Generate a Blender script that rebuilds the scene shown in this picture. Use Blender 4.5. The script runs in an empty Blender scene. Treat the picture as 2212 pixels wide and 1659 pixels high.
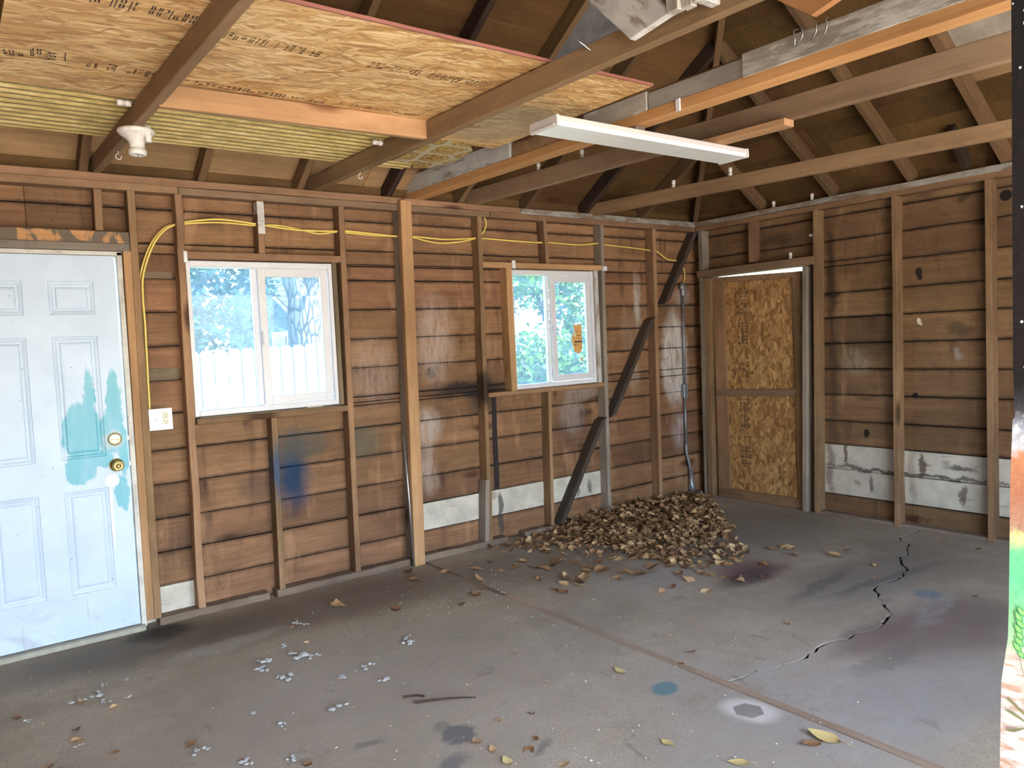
import bpy, bmesh, math, random
from mathutils import Vector, Matrix
R = random.Random(7)
C = bpy.context.scene.collection
SC = bpy.context.scene
V = Vector

# ------------------------------------------------------------------ camera, sky, sun, exposure
cam = bpy.data.cameras.new('camera'); camo = bpy.data.objects.new('camera', cam); C.objects.link(camo)
cam.sensor_fit = 'HORIZONTAL'; cam.sensor_width = 36.0; cam.lens = 26.98
cam.clip_start = 0.02; cam.clip_end = 400
_r = V((0.79991918, -0.59828145, -0.04678271)); _u = V((0.07050918, 0.01628262, 0.99737823)); _f = V((0.59595114, 0.80112058, -0.05520911))
camo.matrix_world = Matrix(((_r.x, _u.x, -_f.x, -5.617), (_r.y, _u.y, -_f.y, -4.634), (_r.z, _u.z, -_f.z, 1.508), (0, 0, 0, 1)))
SC.camera = camo
world = bpy.data.worlds.new('world'); SC.world = world; world.use_nodes = True
wn = world.node_tree.nodes; wl = world.node_tree.links
sky = wn.new('ShaderNodeTexSky'); sky.sky_type = 'NISHITA'; sky.sun_disc = False
sky.sun_elevation = math.radians(58); sky.sun_rotation = math.radians(140); sky.air_density = 1.0; sky.dust_density = 2.5
wl.new(sky.outputs[0], wn['Background'].inputs[0]); wn['Background'].inputs[1].default_value = 0.42
sun = bpy.data.lights.new('sun', 'SUN'); suno = bpy.data.objects.new('sun', sun); C.objects.link(suno)
sun.energy = 6.5; sun.angle = math.radians(0.6); sun.color = (1.0, 0.95, 0.87)
suno.rotation_euler = V((0.30, -0.42, 0.86)).to_track_quat('Z', 'Y').to_euler()
SC.view_settings.view_transform = 'Standard'; SC.view_settings.look = 'None'
SC.view_settings.gamma = 1.0; SC.view_settings.use_curve_mapping = False
SC.view_settings.exposure = 2.95
SC.cycles.use_denoising = True
SC.cycles.max_bounces = 10; SC.cycles.diffuse_bounces = 6; SC.cycles.transparent_max_bounces = 12
SC.cycles.sample_clamp_indirect = 8.0

# ------------------------------------------------------------------ object helpers
def link(name, bm, mat=None, parent=None, loc=(0, 0, 0), smooth=False):
    me = bpy.data.meshes.new(name); bm.normal_update(); bm.to_mesh(me); bm.free()
    if smooth:
        for p in me.polygons: p.use_smooth = True
    return linkmesh(name, me, mat, parent, loc)
def linkmesh(name, me, mat=None, parent=None, loc=(0, 0, 0)):
    o = bpy.data.objects.new(name, me); C.objects.link(o); o.location = loc
    if mat is not None and not me.materials: me.materials.append(mat)
    if parent is not None: put(o, parent)
    return o
def put(o, parent):
    o.parent = parent
    o.matrix_parent_inverse = base_matrix(parent).inverted()
def base_matrix(p):
    m = Matrix.LocRotScale(p.location, p.rotation_euler, p.scale)
    if p.parent: m = base_matrix(p.parent) @ p.matrix_parent_inverse @ m
    return m
def empty(name, loc=(0, 0, 0)):
    o = bpy.data.objects.new(name, None); C.objects.link(o); o.location = loc; o.empty_display_size = .1
    return o
def thing(o, label, cat, group=None):
    o['label'] = label; o['category'] = cat
    if group: o['group'] = group
    return o
def struct(o, label=None):
    o['kind'] = 'structure'
    if label: o['label'] = label
    return o
def addbox(bm, a, b):
    x0, y0, z0 = a; x1, y1, z1 = b
    vs = [bm.verts.new(p) for p in ((x0, y0, z0), (x1, y0, z0), (x1, y1, z0), (x0, y1, z0), (x0, y0, z1), (x1, y0, z1), (x1, y1, z1), (x0, y1, z1))]
    fs = [bm.faces.new([vs[i] for i in f]) for f in ((0, 3, 2, 1), (4, 5, 6, 7), (0, 1, 5, 4), (1, 2, 6, 5), (2, 3, 7, 6), (3, 0, 4, 7))]
    return vs, fs
def bevel(bm, w, seg=1):
    bmesh.ops.bevel(bm, geom=list(bm.edges), offset=w, segments=seg, affect='EDGES', profile=.6)
def box(name, a, b, mat, parent=None, bev=.002):
    """axis-aligned box, origin at its centre"""
    a = V(a); b = V(b); lo = V((min(a.x, b.x), min(a.y, b.y), min(a.z, b.z))); hi = V((max(a.x, b.x), max(a.y, b.y), max(a.z, b.z)))
    c = (lo + hi) / 2
    bm = bmesh.new(); addbox(bm, lo - c, hi - c)
    if bev: bevel(bm, min(bev, min(hi - lo) * .3))
    return link(name, bm, mat, parent, c)
def beam(name, p0, p1, w, d, out, mat, parent=None, bev=.003, wave=0.0, segs=1, sh0=0.0, sh1=0.0, seed=None):
    """timber from p0 to p1 (centre line). local X = length, local Y = 'out' direction (size d), local Z = width w.
    wave: ragged edges; sh0/sh1: slant of the end cuts along Z"""
    p0 = V(p0); p1 = V(p1); L = (p1 - p0).length
    x = (p1 - p0).normalized(); y = V(out); y = (y - x * y.dot(x)).normalized(); z = x.cross(y)
    rr = random.Random(seed if seed is not None else int((p0.x * 7 + p0.y * 13 + p1.z * 29) * 1000))
    bm = bmesh.new(); rings = []
    n = max(1, segs)
    for i in range(n + 1):
        t = i / n; ring = []
        for (sy, sz) in ((-1, -1), (1, -1), (1, 1), (-1, 1)):
            jx = 0
            if i == 0: jx = sh0 * sz
            if i == n: jx = sh1 * sz
            wv = rr.uniform(-wave, wave) if 0 < i < n else 0
            wu = rr.uniform(-wave, wave) if 0 < i < n else 0
            ring.append(bm.verts.new((t * L - L / 2 + jx, sy * d / 2 + wv * .5, sz * w / 2 + wu)))
        rings.append(ring)
    for i in range(n):
        for k in range(4):
            bm.faces.new((rings[i][k], rings[i + 1][k], rings[i + 1][(k + 1) % 4], rings[i][(k + 1) % 4]))
    bm.faces.new(rings[0]); bm.faces.new(rings[-1][::-1])
    bmesh.ops.recalc_face_normals(bm, faces=bm.faces)
    if bev:
        es = [e for e in bm.edges if len(e.link_faces) == 2 and e.calc_face_angle(0) > .8]
        bmesh.ops.bevel(bm, geom=es, offset=bev, segments=1, affect='EDGES')
    me = bpy.data.meshes.new(name); bm.to_mesh(me); bm.free()
    o = bpy.data.objects.new(name, me); C.objects.link(o); me.materials.append(mat)
    m = Matrix((x, y, z)).transposed().to_4x4(); m.translation = (p0 + p1) / 2
    o.location = m.translation; o.rotation_euler = m.to_euler()
    if parent is not None: put(o, parent)
    return o
def addtube(bm, pts, r, n=8, cap=True):
    pts = [V(p) for p in pts]; rings = []; prev = None
    for i, p in enumerate(pts):
        t = (pts[min(i + 1, len(pts) - 1)] - pts[max(i - 1, 0)]).normalized()
        if prev is None:
            a = V((0, 0, 1)) if abs(t.z) < .9 else V((1, 0, 0)); nn = t.cross(a).normalized()
        else: nn = (prev - t * prev.dot(t)).normalized()
        prev = nn; bb = t.cross(nn)
        rad = r[i] if isinstance(r, (list, tuple)) else r
        rings.append([bm.verts.new(p + (nn * math.cos(2 * math.pi * k / n) + bb * math.sin(2 * math.pi * k / n)) * rad) for k in range(n)])
    for i in range(len(rings) - 1):
        for k in range(n):
            bm.faces.new((rings[i][k], rings[i][(k + 1) % n], rings[i + 1][(k + 1) % n], rings[i + 1][k]))
    if cap: bm.faces.new(rings[0][::-1]); bm.faces.new(rings[-1])
def spline(pts, sub=6):
    pts = [V(p) for p in pts]; out = []
    for i in range(len(pts) - 1):
        p0 = pts[max(i - 1, 0)]; p1 = pts[i]; p2 = pts[i + 1]; p3 = pts[min(i + 2, len(pts) - 1)]
        for s in range(sub):
            t = s / sub
            out.append(.5 * ((2 * p1) + (p2 - p0) * t + (2 * p0 - 5 * p1 + 4 * p2 - p3) * t * t + (3 * p1 - p0 - 3 * p2 + p3) * t ** 3))
    out.append(pts[-1]); return out
def addlathe(bm, prof, n=24, M=None):
    rings = []
    for (r, z) in prof:
        ring = []
        for k in range(n):
            a = 2 * math.pi * k / n; p = V((r * math.cos(a), r * math.sin(a), z))
            ring.append(bm.verts.new(M @ p if M else p))
        rings.append(ring)
    for i in range(len(rings) - 1):
        for k in range(n):
            bm.faces.new((rings[i][k], rings[i][(k + 1) % n], rings[i + 1][(k + 1) % n], rings[i + 1][k]))
    bm.faces.new(rings[0][::-1]); bm.faces.new(rings[-1])
def addprism(bm, poly, vec):
    a = [bm.verts.new(p) for p in poly]; b = [bm.verts.new(V(p) + V(vec)) for p in poly]
    n = len(a)
    bm.faces.new(a[::-1]); bm.faces.new(b)
    for i in range(n): bm.faces.new((a[i], a[(i + 1) % n], b[(i + 1) % n], b[i]))
def tri(bm):
    bmesh.ops.recalc_face_normals(bm, faces=bm.faces)
    bmesh.ops.triangulate(bm, faces=[f for f in bm.faces if len(f.verts) > 4])

# ------------------------------------------------------------------ material helpers
class M:
    def __init__(s, name):
        s.m = bpy.data.materials.new(name); s.m.use_nodes = True
        s.t = s.m.node_tree; s.n = s.t.nodes; s.l = s.t.links; s.b = s.n['Principled BSDF']
        s.tc = s.n.new('ShaderNodeTexCoord'); s.geo = s.n.new('ShaderNodeNewGeometry'); s.oi = s.n.new('ShaderNodeObjectInfo')
    def set(s, sock, v):
        if hasattr(v, 'is_linked') or hasattr(v, 'links'): s.l.new(v, sock)
        else: sock.default_value = v
    def node(s, t, **kw):
        n = s.n.new(t)
        for k, v in kw.items(): setattr(n, k, v)
        return n
    def math(s, op, a, b=0.0, c=0.0, clamp=False):
        n = s.node('ShaderNodeMath', operation=op, use_clamp=clamp); s.set(n.inputs[0], a); s.set(n.inputs[1], b); s.set(n.inputs[2], c); return n.outputs[0]
    def vmath(s, op, a, b=(0, 0, 0)):
        n = s.node('ShaderNodeVectorMath', operation=op); s.set(n.inputs[0], a); s.set(n.inputs[1], b)
        return n.outputs['Value'] if op in ('LENGTH', 'DOT_PRODUCT') else n.outputs[0]
    def scale(s, a, sc):
        n = s.node('ShaderNodeVectorMath', operation='MULTIPLY'); s.set(n.inputs[0], a); n.inputs[1].default_value = sc; return n.outputs[0]
    def coord(s, kind='Object', sc=(1, 1, 1), rand=True):
        v = s.geo.outputs['Position'] if kind == 'World' else s.tc.outputs[kind]
        if rand:
            k = s.node('ShaderNodeVectorMath', operation='SCALE'); k.inputs[0].default_value = (31.7, 17.3, 53.9); s.l.new(s.oi.outputs['Random'], k.inputs['Scale'])
            v = s.vmath('ADD', v, k.outputs[0])
        return s.scale(v, sc)
    def noise(s, v, sc=1.0, det=4.0, rough=.55, dist=0.0):
        n = s.node('ShaderNodeTexNoise'); s.set(n.inputs['Vector'], v); n.inputs['Scale'].default_value = sc
        n.inputs['Detail'].default_value = det; n.inputs['Roughness'].default_value = rough; n.inputs['Distortion'].default_value = dist
        return n.outputs['Fac'], n.outputs['Color']
    def vor(s, v, sc=1.0, feat='F1', rnd=1.0):
        n = s.node('ShaderNodeTexVoronoi', feature=feat); s.set(n.inputs['Vector'], v); n.inputs['Scale'].default_value = sc
        n.inputs['Randomness'].default_value = rnd; return n
    def rng(s, v, a, b, c=0.0, d=1.0, smooth=False):
        n = s.node('ShaderNodeMapRange', clamp=True)
        if smooth: n.interpolation_type = 'SMOOTHSTEP'
        s.set(n.inputs[0], v)
        for i, q in enumerate((a, b, c, d)): n.inputs[1 + i].default_value = q
        return n.outputs[0]
    def mix(s, f, a, b, blend='MIX'):
        n = s.node('ShaderNodeMix', data_type='RGBA', blend_type=blend); s.set(n.inputs[0], f)
        for i, q in ((6, a), (7, b)): s.set(n.inputs[i], tuple(q) + (1,) if isinstance(q, (tuple, list)) and len(q) == 3 else q)
        return n.outputs[2]
    def ramp(s, f, stops):
        n = s.node('ShaderNodeValToRGB'); s.set(n.inputs[0], f); e = n.color_ramp.elements
        while len(e) < len(stops): e.new(.5)
        for i, (p, c) in enumerate(stops): e[i].position = p; e[i].color = tuple(c) + (1,)
        return n.outputs[0]
    def blob(s, pos, c, r, rot=0.0, ax='Y', lo=.7, hi=1.15):
        """1 inside an ellipsoid at c (radii r), 0 outside"""
        n = s.node('ShaderNodeMapping', vector_type='TEXTURE'); s.set(n.inputs['Vector'], pos)
        n.inputs['Location'].default_value = c; n.inputs['Scale'].default_value = r
        n.inputs['Rotation'].default_value = (0, rot, 0) if ax == 'Y' else (0, 0, rot)
        return s.rng(s.vmath('LENGTH', n.outputs[0]), lo, hi, 1.0, 0.0, True)
    def warp(s, amt=.05, sc=6.0, base=None):
        p = base if base is not None else s.geo.outputs['Position']
        c = s.noise(p, sc, 4)[1]
        k = s.node('ShaderNodeVectorMath', operation='SUBTRACT'); s.l.new(c, k.inputs[0]); k.inputs[1].default_value = (.5, .5, .5)
        return s.vmath('ADD', p, s.scale(k.outputs[0], (amt * 2,) * 3))
    def out(s, col, rough=.8, bump=None, bs=.2, bd=.01, spec=.3, metal=0.0):
        s.set(s.b.inputs['Base Color'], tuple(col) + (1,) if isinstance(col, (tuple, list)) and len(col) == 3 else col)
        s.set(s.b.inputs['Roughness'], rough); s.b.inputs['Specular IOR Level'].default_value = spec; s.b.inputs['Metallic'].default_value = metal
        if bump is not None:
            n = s.node('ShaderNodeBump'); n.inputs['Strength'].default_value = bs; n.inputs['Distance'].default_value = bd
            s.l.new(bump, n.inputs['Height']); s.l.new(n.outputs[0], s.b.inputs['Normal'])
        return s.m
def flat(name, col, rough=.6, spec=.4, metal=0.0, var=.12, sc=20.0):
    m = M(name); f = m.noise(m.coord('Object'), sc, 4)[0]
    c = m.mix(m.rng(f, .3, .7), tuple(q * (1 - var) for q in col), tuple(min(1, q * (1 + var)) for q in col))
    return m.out(c, rough, f, .1, .002, spec, metal)
def wood(name, dark, light, tint=.3, knots=.5, knotcol=(.05, .02, .01), grain=1.0, streak=0.0, blobs=(), paint=None, fine=.35, dirt=.3, edge=0.0, sat=.97):
    """sawn timber: grain along local X. blobs = (centre, radii, rot, colour, strength) marks in world space"""
    m = M(name)
    v = m.coord('Object')
    g1 = m.noise(m.scale(v, (1.3 * grain, 26 * grain, 26 * grain)), 1.0, 6, .62, .6)[0]
    g2 = m.noise(m.scale(v, (3.0, 120, 120)), 1.0, 3, .6)[0]
    tone = m.noise(m.scale(v, (.9, 3.2, 3.2)), 1.0, 3, .5)[0]
    g3 = m.noise(m.scale(v, (5.5, 13, 13)), 1.0, 6, .68, .8)[0]
    f = m.math('ADD', m.math('ADD', m.math('MULTIPLY', g1, .40), m.math('MULTIPLY', g2, fine * .8)), m.math('MULTIPLY', g3, .32))
    col = m.ramp(f, [(.28, dark), (.5, tuple((a + b) / 2 for a, b in zip(dark, light))), (.72, light)])
    rnd = m.rng(m.oi.outputs['Random'], 0, 1, 1 - tint, 1 + tint)
    hv = m.node('ShaderNodeHueSaturation'); m.l.new(col, hv.inputs['Color'])
    m.l.new(m.math('MULTIPLY', rnd, m.rng(tone, .28, .72, .70, 1.28)), hv.inputs['Value'])
    m.l.new(m.rng(m.math('FRACT', m.math('MULTIPLY', m.oi.outputs['Random'], 17.3)), 0, 1, .494, .506), hv.inputs['Hue']); hv.inputs['Saturation'].default_value = sat
    col = hv.outputs[0]
    if knots:
        kv = m.vor(m.scale(v, (1.6, 5.0, 5.0)), 1.0)
        kd = m.math('ADD', kv.outputs['Distance'], m.math('MULTIPLY', m.math('SUBTRACT', g1, .5), .12))
        on = m.math('GREATER_THAN', m.node_sep(kv.outputs['Color']), 1 - knots) if hasattr(m, 'node_sep') else None
        sep = m.node('ShaderNodeSeparateColor'); m.l.new(kv.outputs['Color'], sep.inputs[0])
        on = m.math('GREATER_THAN', sep.outputs[0], 1 - knots)
        col = m.mix(m.math('MULTIPLY', on, m.rng(kd, .09, .20, .88, 0)), col, knotcol)
    if dirt:
        d = m.noise(m.geo.outputs['Position'], 2.6, 5, .65)[0]
        col = m.mix(m.rng(d, .48, .8, 0, dirt), col, tuple(q * .35 for q in dark))
    if edge:
        sg = m.node('ShaderNodeSeparateXYZ'); m.l.new(m.tc.outputs['Generated'], sg.inputs[0])
        ez = m.math('ABSOLUTE', m.math('SUBTRACT', sg.outputs[2], .5)); en = m.noise(m.scale(v, (9, 30, 30)), 1.0, 5, .7, .5)[0]
        ef = m.rng(m.math('ADD', ez, m.math('MULTIPLY', m.math('SUBTRACT', en, .5), .22)), .40, .50, 0, edge)
        col = m.mix(ef, col, (.035, .02, .013))
        sk = m.vor(m.scale(v, (30, 30, 60)), 1.0); s_ = m.node('ShaderNodeSeparateColor'); m.l.new(sk.outputs['Color'], s_.inputs[0])
        col = m.mix(m.math('MULTIPLY', m.math('GREATER_THAN', s_.outputs[0], .93), m.rng(sk.outputs['Distance'], .12, .22, .7, 0)), col, (.04, .02, .013))
    if streak:
        p = m.geo.outputs['Position']
        s1 = m.noise(m.scale(p, (11, 11, 1.1)), 1.0, 5, .6, .3)[0]
        s2 = m.noise(m.scale(p, (1.3, 1.3, 2.2)), 1.0, 3, .5)[0]
        st_ = m.math('MULTIPLY', m.rng(s1, .54, .70, 0, streak), m.rng(s2, .42, .58))
        if edge: st_ = m.math('MULTIPLY', st_, m.rng(sg.outputs[2], .05, .8, .15, 1.0))
        col = m.mix(st_, col, (.050, .027, .018))
        s3 = m.noise(m.scale(p, (7, 7, 1.6)), 1.0, 5, .6, .3)[0]
        col = m.mix(m.math('MULTIPLY', m.rng(s3, .56, .72, 0, streak * .55), m.rng(s2, .6, .45)), col, tuple(min(1, q * 1.5 + .03) for q in light))
    if paint:
        pc, amt = paint
        pn = m.noise(m.scale(v, (5, 22, 22)), 1.0, 6, .7)[0]
        pcol = m.mix(m.rng(m.noise(v, 9, 4)[0], .35, .7), pc, tuple(q * .72 for q in pc))
        col = m.mix(m.rng(pn, amt - .05, amt + .05, 1, 0), col, pcol)
    if blobs:
        wv = m.warp(.05, 7.0); wv = m.vmath('ADD', wv, m.scale(m.vmath('SUBTRACT', m.noise(m.geo.outputs['Position'], 40, 3)[1], (.5, .5, .5)), (.03, .03, .03)))
        rag = m.rng(m.noise(m.scale(m.geo.outputs['Position'], (26, 26, 7)), 1.0, 6, .7, .6)[0], .34, .56, .22, 1.0)
        for (c, r, rot, bc, st, lo, hi) in blobs:
            f_ = m.math('MULTIPLY', m.blob(wv, c, r, rot, 'Y', lo, hi), st)
            if max(bc) > .24: f_ = m.math('MULTIPLY', f_, rag)
            col = m.mix(f_, col, bc)
    return m.out(col, .78, m.math('ADD', g1, m.math('MULTIPLY', g2, .5)), .35, .004, .25)
def B(x, z, rx, rz, col, st=.8, rot=0.0, lo=.35, hi=1.2): return ((x, .05, z), (rx, 9, rz), rot, col, st, lo, hi)
def BY(y, z, ry, rz, col, st=.8, lo=.35, hi=1.2): return ((.05, y, z), (9, ry, rz), 0, col, st, lo, hi)

# ------------------------------------------------------------------ materials
BLK = (.012, .010, .010); WHT = (.52, .48, .44); SOOT = (.02, .016, .014)
w1b = [B(-3.87, .72, .15, .27, (.010, .036, .085), .96, 0, .2, 1.2), B(-3.80, .92, .22, .13, (.06, .075, .07), .6), B(-3.36, .89, .16, .14, (.10, .105, .075), .6), B(-4.06, .68, .16, .12, (.045, .032, .03), .5),
       B(-2.50, 1.17, .42, .075, SOOT, .93, .05), B(-2.38, 1.13, .16, .17, SOOT, .75), B(-2.79, 1.34, .045, .085, BLK, .95, .25, .5, 1.1),
       B(-3.27, 1.36, .20, .26, (.42, .33, .29), .42), B(-2.77, 1.55, .17, .35, (.48, .38, .33), .6), B(-2.88, .92, .14, .16, (.5, .44, .4), .6), B(-2.88, .62, .1, .2, (.45, .38, .34), .5),
       B(-1.50, .87, .16, .2, (.50, .44, .40), .75, 0, .3, 1.1), B(-1.40, 1.06, .2, .07, (.33, .29, .26), .6), B(-1.50, .80, .24, .28, (.06, .03, .025), .5),
       B(-.70, 1.80, .06, .26, (.48, .45, .42), .8), B(-.83, 1.55, .12, .2, (.33, .24, .19), .4), B(-.77, 1.16, .09, .16, (.4, .32, .27), .5),
       B(-.24, 1.28, .20, .50, (.55, .53, .51), .95, 0, .6, 1.05), B(-.22, .62, .12, .2, (.40, .35, .36), .7), B(-.12, 1.85, .12, .1, (.4, .4, .4), .5),
       B(-2.26, .18, .03, .17, (.05, .05, .05), .8, 0, .7, 1.0), B(-4.55, .45, .1, .2, (.05, .03, .02), .4)]
w2b = [BY(-1.45, 1.22, .16, .13, (.35, .27, .2), .5), BY(-1.931, 1.52, .025, .028, (.75, .68, .5), .95, .8, 1.0), BY(-1.95, 1.855, .03, .06, BLK, .95, .6, 1.0), 
       BY(-1.912, .98, .022, .022, BLK, .95, .7, 1.0), BY(-1.528, .682, .022, .04, BLK, .95, .7, 1.0), BY(-2.26, 2.35, .05, .04, (.05, .04, .02), .8), BY(-.75, 2.25, .3, .06, (.03, .022, .015), .6),
       BY(-1.26, 1.9, .045, .5, (.035, .02, .012), .8), BY(-1.26, 1.2, .04, .4, (.045, .03, .02), .6), BY(-1.25, .5, .05, .5, (.06, .045, .035), .55), BY(-2.2, 1.45, .1, .05, (.04, .03, .02), .6), BY(-2.2, 1.27, .03, .06, (.3, .28, .26), .7)]  # tall dark bands at the first stud's side: its cast shadow, painted in
RUST = (.10, .06, .045)
wb = [BY(-1.34, .49, .022, .10, RUST, .8, .6, 1.1), BY(-1.94, .46, .024, .11, RUST, .85, .6, 1.1), BY(-1.56, .28, .02, .09, RUST, .7, .6, 1.1), BY(-2.22, .27, .026, .09, RUST, .75, .6, 1.1), BY(-2.2, .46, .12, .02, (.06, .045, .035), .8), BY(-1.7, .385, .65, .018, (.075, .06, .05), .85), BY(-2.3, .388, .5, .016, (.075, .06, .05), .7),
      BY(-1.22, .38, .035, .3, (.14, .10, .075), .6), BY(-1.87, .38, .04, .3, (.2, .16, .12), .45), BY(-1.45, .28, .03, .03, (.2, .15, .1), .6), BY(-2.1, .49, .03, .03, (.25, .19, .12), .6), B(-2.26, .25, .02, .14, (.06, .05, .045), .8, 0, .6, 1.1), B(-2.32, .36, .07, .035, (.25, .14, .08), .6), B(-1.35, .27, .03, .06, (.05, .04, .035), .7), B(-1.48, .24, .02, .05, (.05, .04, .035), .6)]  # the two tall bands next to right-wall studs are painted shadows
M_plank = wood('old_plank_wood', (.122, .060, .029), (.315, .172, .086), .2, .6, streak=.95, edge=.75, blobs=w1b)
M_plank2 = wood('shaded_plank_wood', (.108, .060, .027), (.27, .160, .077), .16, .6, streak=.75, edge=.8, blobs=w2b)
M_skin = flat('dark_outer_skin', (.03, .022, .016), .95)
M_sole = wood('dusty_sole_plate', (.13, .095, .068), (.27, .205, .15), .12, .2, dirt=.5)
M_sheath2 = wood('lit_roof_board', (.20, .115, .055), (.40, .25, .125), .15, .6, dirt=.3)  # paler tone carries window and bounce light on these boards
M_sheath3 = wood('bounce_lit_board', (.26, .22, .17), (.46, .41, .34), .08, .2, dirt=.3)  # pale grey stands in for bounce light on the far boards
M_tin = flat('dull_tin', (.20, .20, .20), .5, .5, .4, var=.3, sc=9)
M_green = wood('greyed_plank_wood', (.10, .075, .045), (.22, .17, .11), .1, .2)
M_white = wood('white_painted_plank', (.18, .14, .10), (.36, .31, .25), .08, .25, paint=((.61, .575, .485), .66), dirt=.35, streak=.2, blobs=wb)
M_stud = wood('stud_wood', (.165, .094, .045), (.385, .235, .125), .15, .5, streak=.35, edge=.3, blobs=[B(-3.98, .78, .06, .2, (.03, .075, .14), .85), B(-2.40, 1.17, .08, .17, SOOT, .9), B(-4.48, .2, .03, .14, (.1, .07, .04), .5)])
M_studgrey = wood('grey_stud_wood', (.17, .145, .115), (.36, .31, .255), .12, .3, streak=.2)
M_new = wood('fresh_pine', (.30, .155, .066), (.54, .33, .165), .10, .75, knotcol=(.16, .06, .025), dirt=.12)
M_jstorange = wood('amber_beam_wood', (.42, .19, .065), (.68, .37, .15), .06, .4, knotcol=(.17, .06, .02), dirt=.1)
M_joist = wood('joist_wood', (.17, .100, .050), (.33, .205, .105), .15, .45, dirt=.25)
M_joistgrey = wood('brown_grey_joist', (.165, .098, .058), (.32, .21, .13), .08, .3)
M_plate = wood('plate_wood', (.165, .092, .048), (.34, .205, .11), .2, .4, dirt=.4, streak=.2)
M_platew = wood('lime_stained_plate', (.14, .10, .07), (.28, .21, .15), .1, .3, paint=((.34, .33, .295), .50), dirt=.5)
M_rafter = wood('rafter_wood', (.095, .054, .026), (.20, .122, .056), .22, .4)
M_rafterd = wood('charred_rafter', (.016, .011, .010), (.075, .045, .03), .1, .2)
M_sheath = wood('roof_sheathing_wood', (.070, .034, .010), (.160, .088, .028), .22, .5, dirt=.5)
M_brace = wood('dark_brace_wood', (.045, .036, .030), (.11, .085, .065), .12, .25)
M_oldw = wood('flaking_white_board', (.22, .18, .14), (.42, .37, .31), .08, .3, paint=((.60, .60, .57), .57), dirt=.4)
M_oldg = wood('weathered_grey_board', (.20, .175, .145), (.46, .42, .36), .08, .3, paint=((.58, .57, .52), .44), dirt=.2)
M_pole = wood('grey_pole_wood', (.21, .19, .165), (.42, .39, .34), .05, .25)
M_rot = wood('rotten_board', (.16, .075, .03), (.40, .24, .13), .1, .3, dirt=.8)
M_paintwood = flat('white_door_paint', (.62, .66, .70), .5)
M_header = None
def mk_header():
    m = M('scorched_header_wood'); v = m.coord('Object', rand=False)
    n = m.noise(m.scale(v, (9, 4, 6)), 1.0, 2, .5, 1.2)[0]
    g = m.noise(m.scale(v, (2, 60, 60)), 1.0, 5)[0]
    col = m.mix(m.rng(n, .47, .53), (.50, .27, .12), (.15, .12, .09)); col = m.mix(m.rng(g, .4, .7, 0, .4), col, (.1, .07, .05))
    return m.out(col, .8, g, .2, .004)
M_header = mk_header()
def mk_osb(name, cols, flake=(.11, .024), rot=0.0, stain=(), sheen=.4):
    """strand board: three overlaid layers of long random flakes at different angles; board lies in local XY"""
    m = M(name); base = m.tc.outputs['Object']; col = None; h = None
    wz = m.vmath('ADD', base, m.scale(m.vmath('SUBTRACT', m.noise(base, 14, 2)[1], (.5, .5, .5)), (.02, .012, 0)))
    for i, (ang, off, dens) in enumerate(((.12, (0, 0, 0), 0), (-.42, (3.1, 1.7, 0), .45), (.5, (7.7, 2.2, 0), .5), (-.08, (5.2, 9.1, 0), .5), (1.1, (1.2, 4.4, 0), .78), (.22, (11.2, 6.1, 0), .55))):
        mp = m.node('ShaderNodeMapping'); m.l.new(wz, mp.inputs['Vector']); mp.inputs['Rotation'].default_value = (0, 0, ang + rot); mp.inputs['Location'].default_value = off
        k = .75 + .25 * (i % 3)
        vv = m.scale(mp.outputs[0], (1 / (flake[0] * k), 1 / (flake[1] * k), 0))
        vo = m.vor(vv, 1.0); sep = m.node('ShaderNodeSeparateColor'); m.l.new(vo.outputs['Color'], sep.inputs[0])
        gr = m.noise(m.scale(mp.outputs[0], (14, 210, 1)), 1.0, 3)[0]
        c = m.ramp(m.math('ADD', m.math('MULTIPLY', sep.outputs[1], .8), m.math('MULTIPLY', gr, .2)), cols)
        if col is None: col = c; h = sep.outputs[0]
        else:
            on = m.math('MULTIPLY', m.math('GREATER_THAN', sep.outputs[0], dens), m.rng(vo.outputs['Distance'], .50, .56, 1, 0))
            col = m.mix(on, col, c); h = m.math('ADD', m.math('MULTIPLY', h, .6), m.math('MULTIPLY', on, .5))
            edge = m.math('MULTIPLY', m.math('GREATER_THAN', sep.outputs[0], dens), m.math('MULTIPLY', m.rng(vo.outputs['Distance'], .42, .5), m.rng(vo.outputs['Distance'], .6, .54)))
            col = m.mix(m.math('MULTIPLY', edge, .3), col, (.16, .075, .025))
    big = m.noise(base, 2.2, 3)[0]; col = m.mix(m.rng(big, .4, .75, 0, .25), col, (.30, .14, .05))
    wv = m.warp(.04, 9)
    for (c, r, bc, st) in stain: col = m.mix(m.math('MULTIPLY', m.blob(wv, c, r), st), col, bc)
    return m.out(col, .6, h, .35, .002, sheen)
M_osb = mk_osb('pale_strand_board', [(.05, (.36, .19, .065)), (.3, (.60, .36, .14)), (.6, (.74, .49, .215)), (.95, (.86, .68, .38))], (.15, .021),
               stain=[((-3.25, -1.45, 2.6), (.3, .32, .5), (.30, .27, .20), .55), ((-5.35, -2.0, 2.6), (.1, .1, .3), (.45, .42, .40), .7)])
M_osb2 = mk_osb('amber_strand_board', [(.05, (.19, .09, .03)), (.35, (.38, .205, .072)), (.65, (.50, .295, .115)), (.95, (.66, .44, .20))], (.080, .027), rot=1.35)

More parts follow.
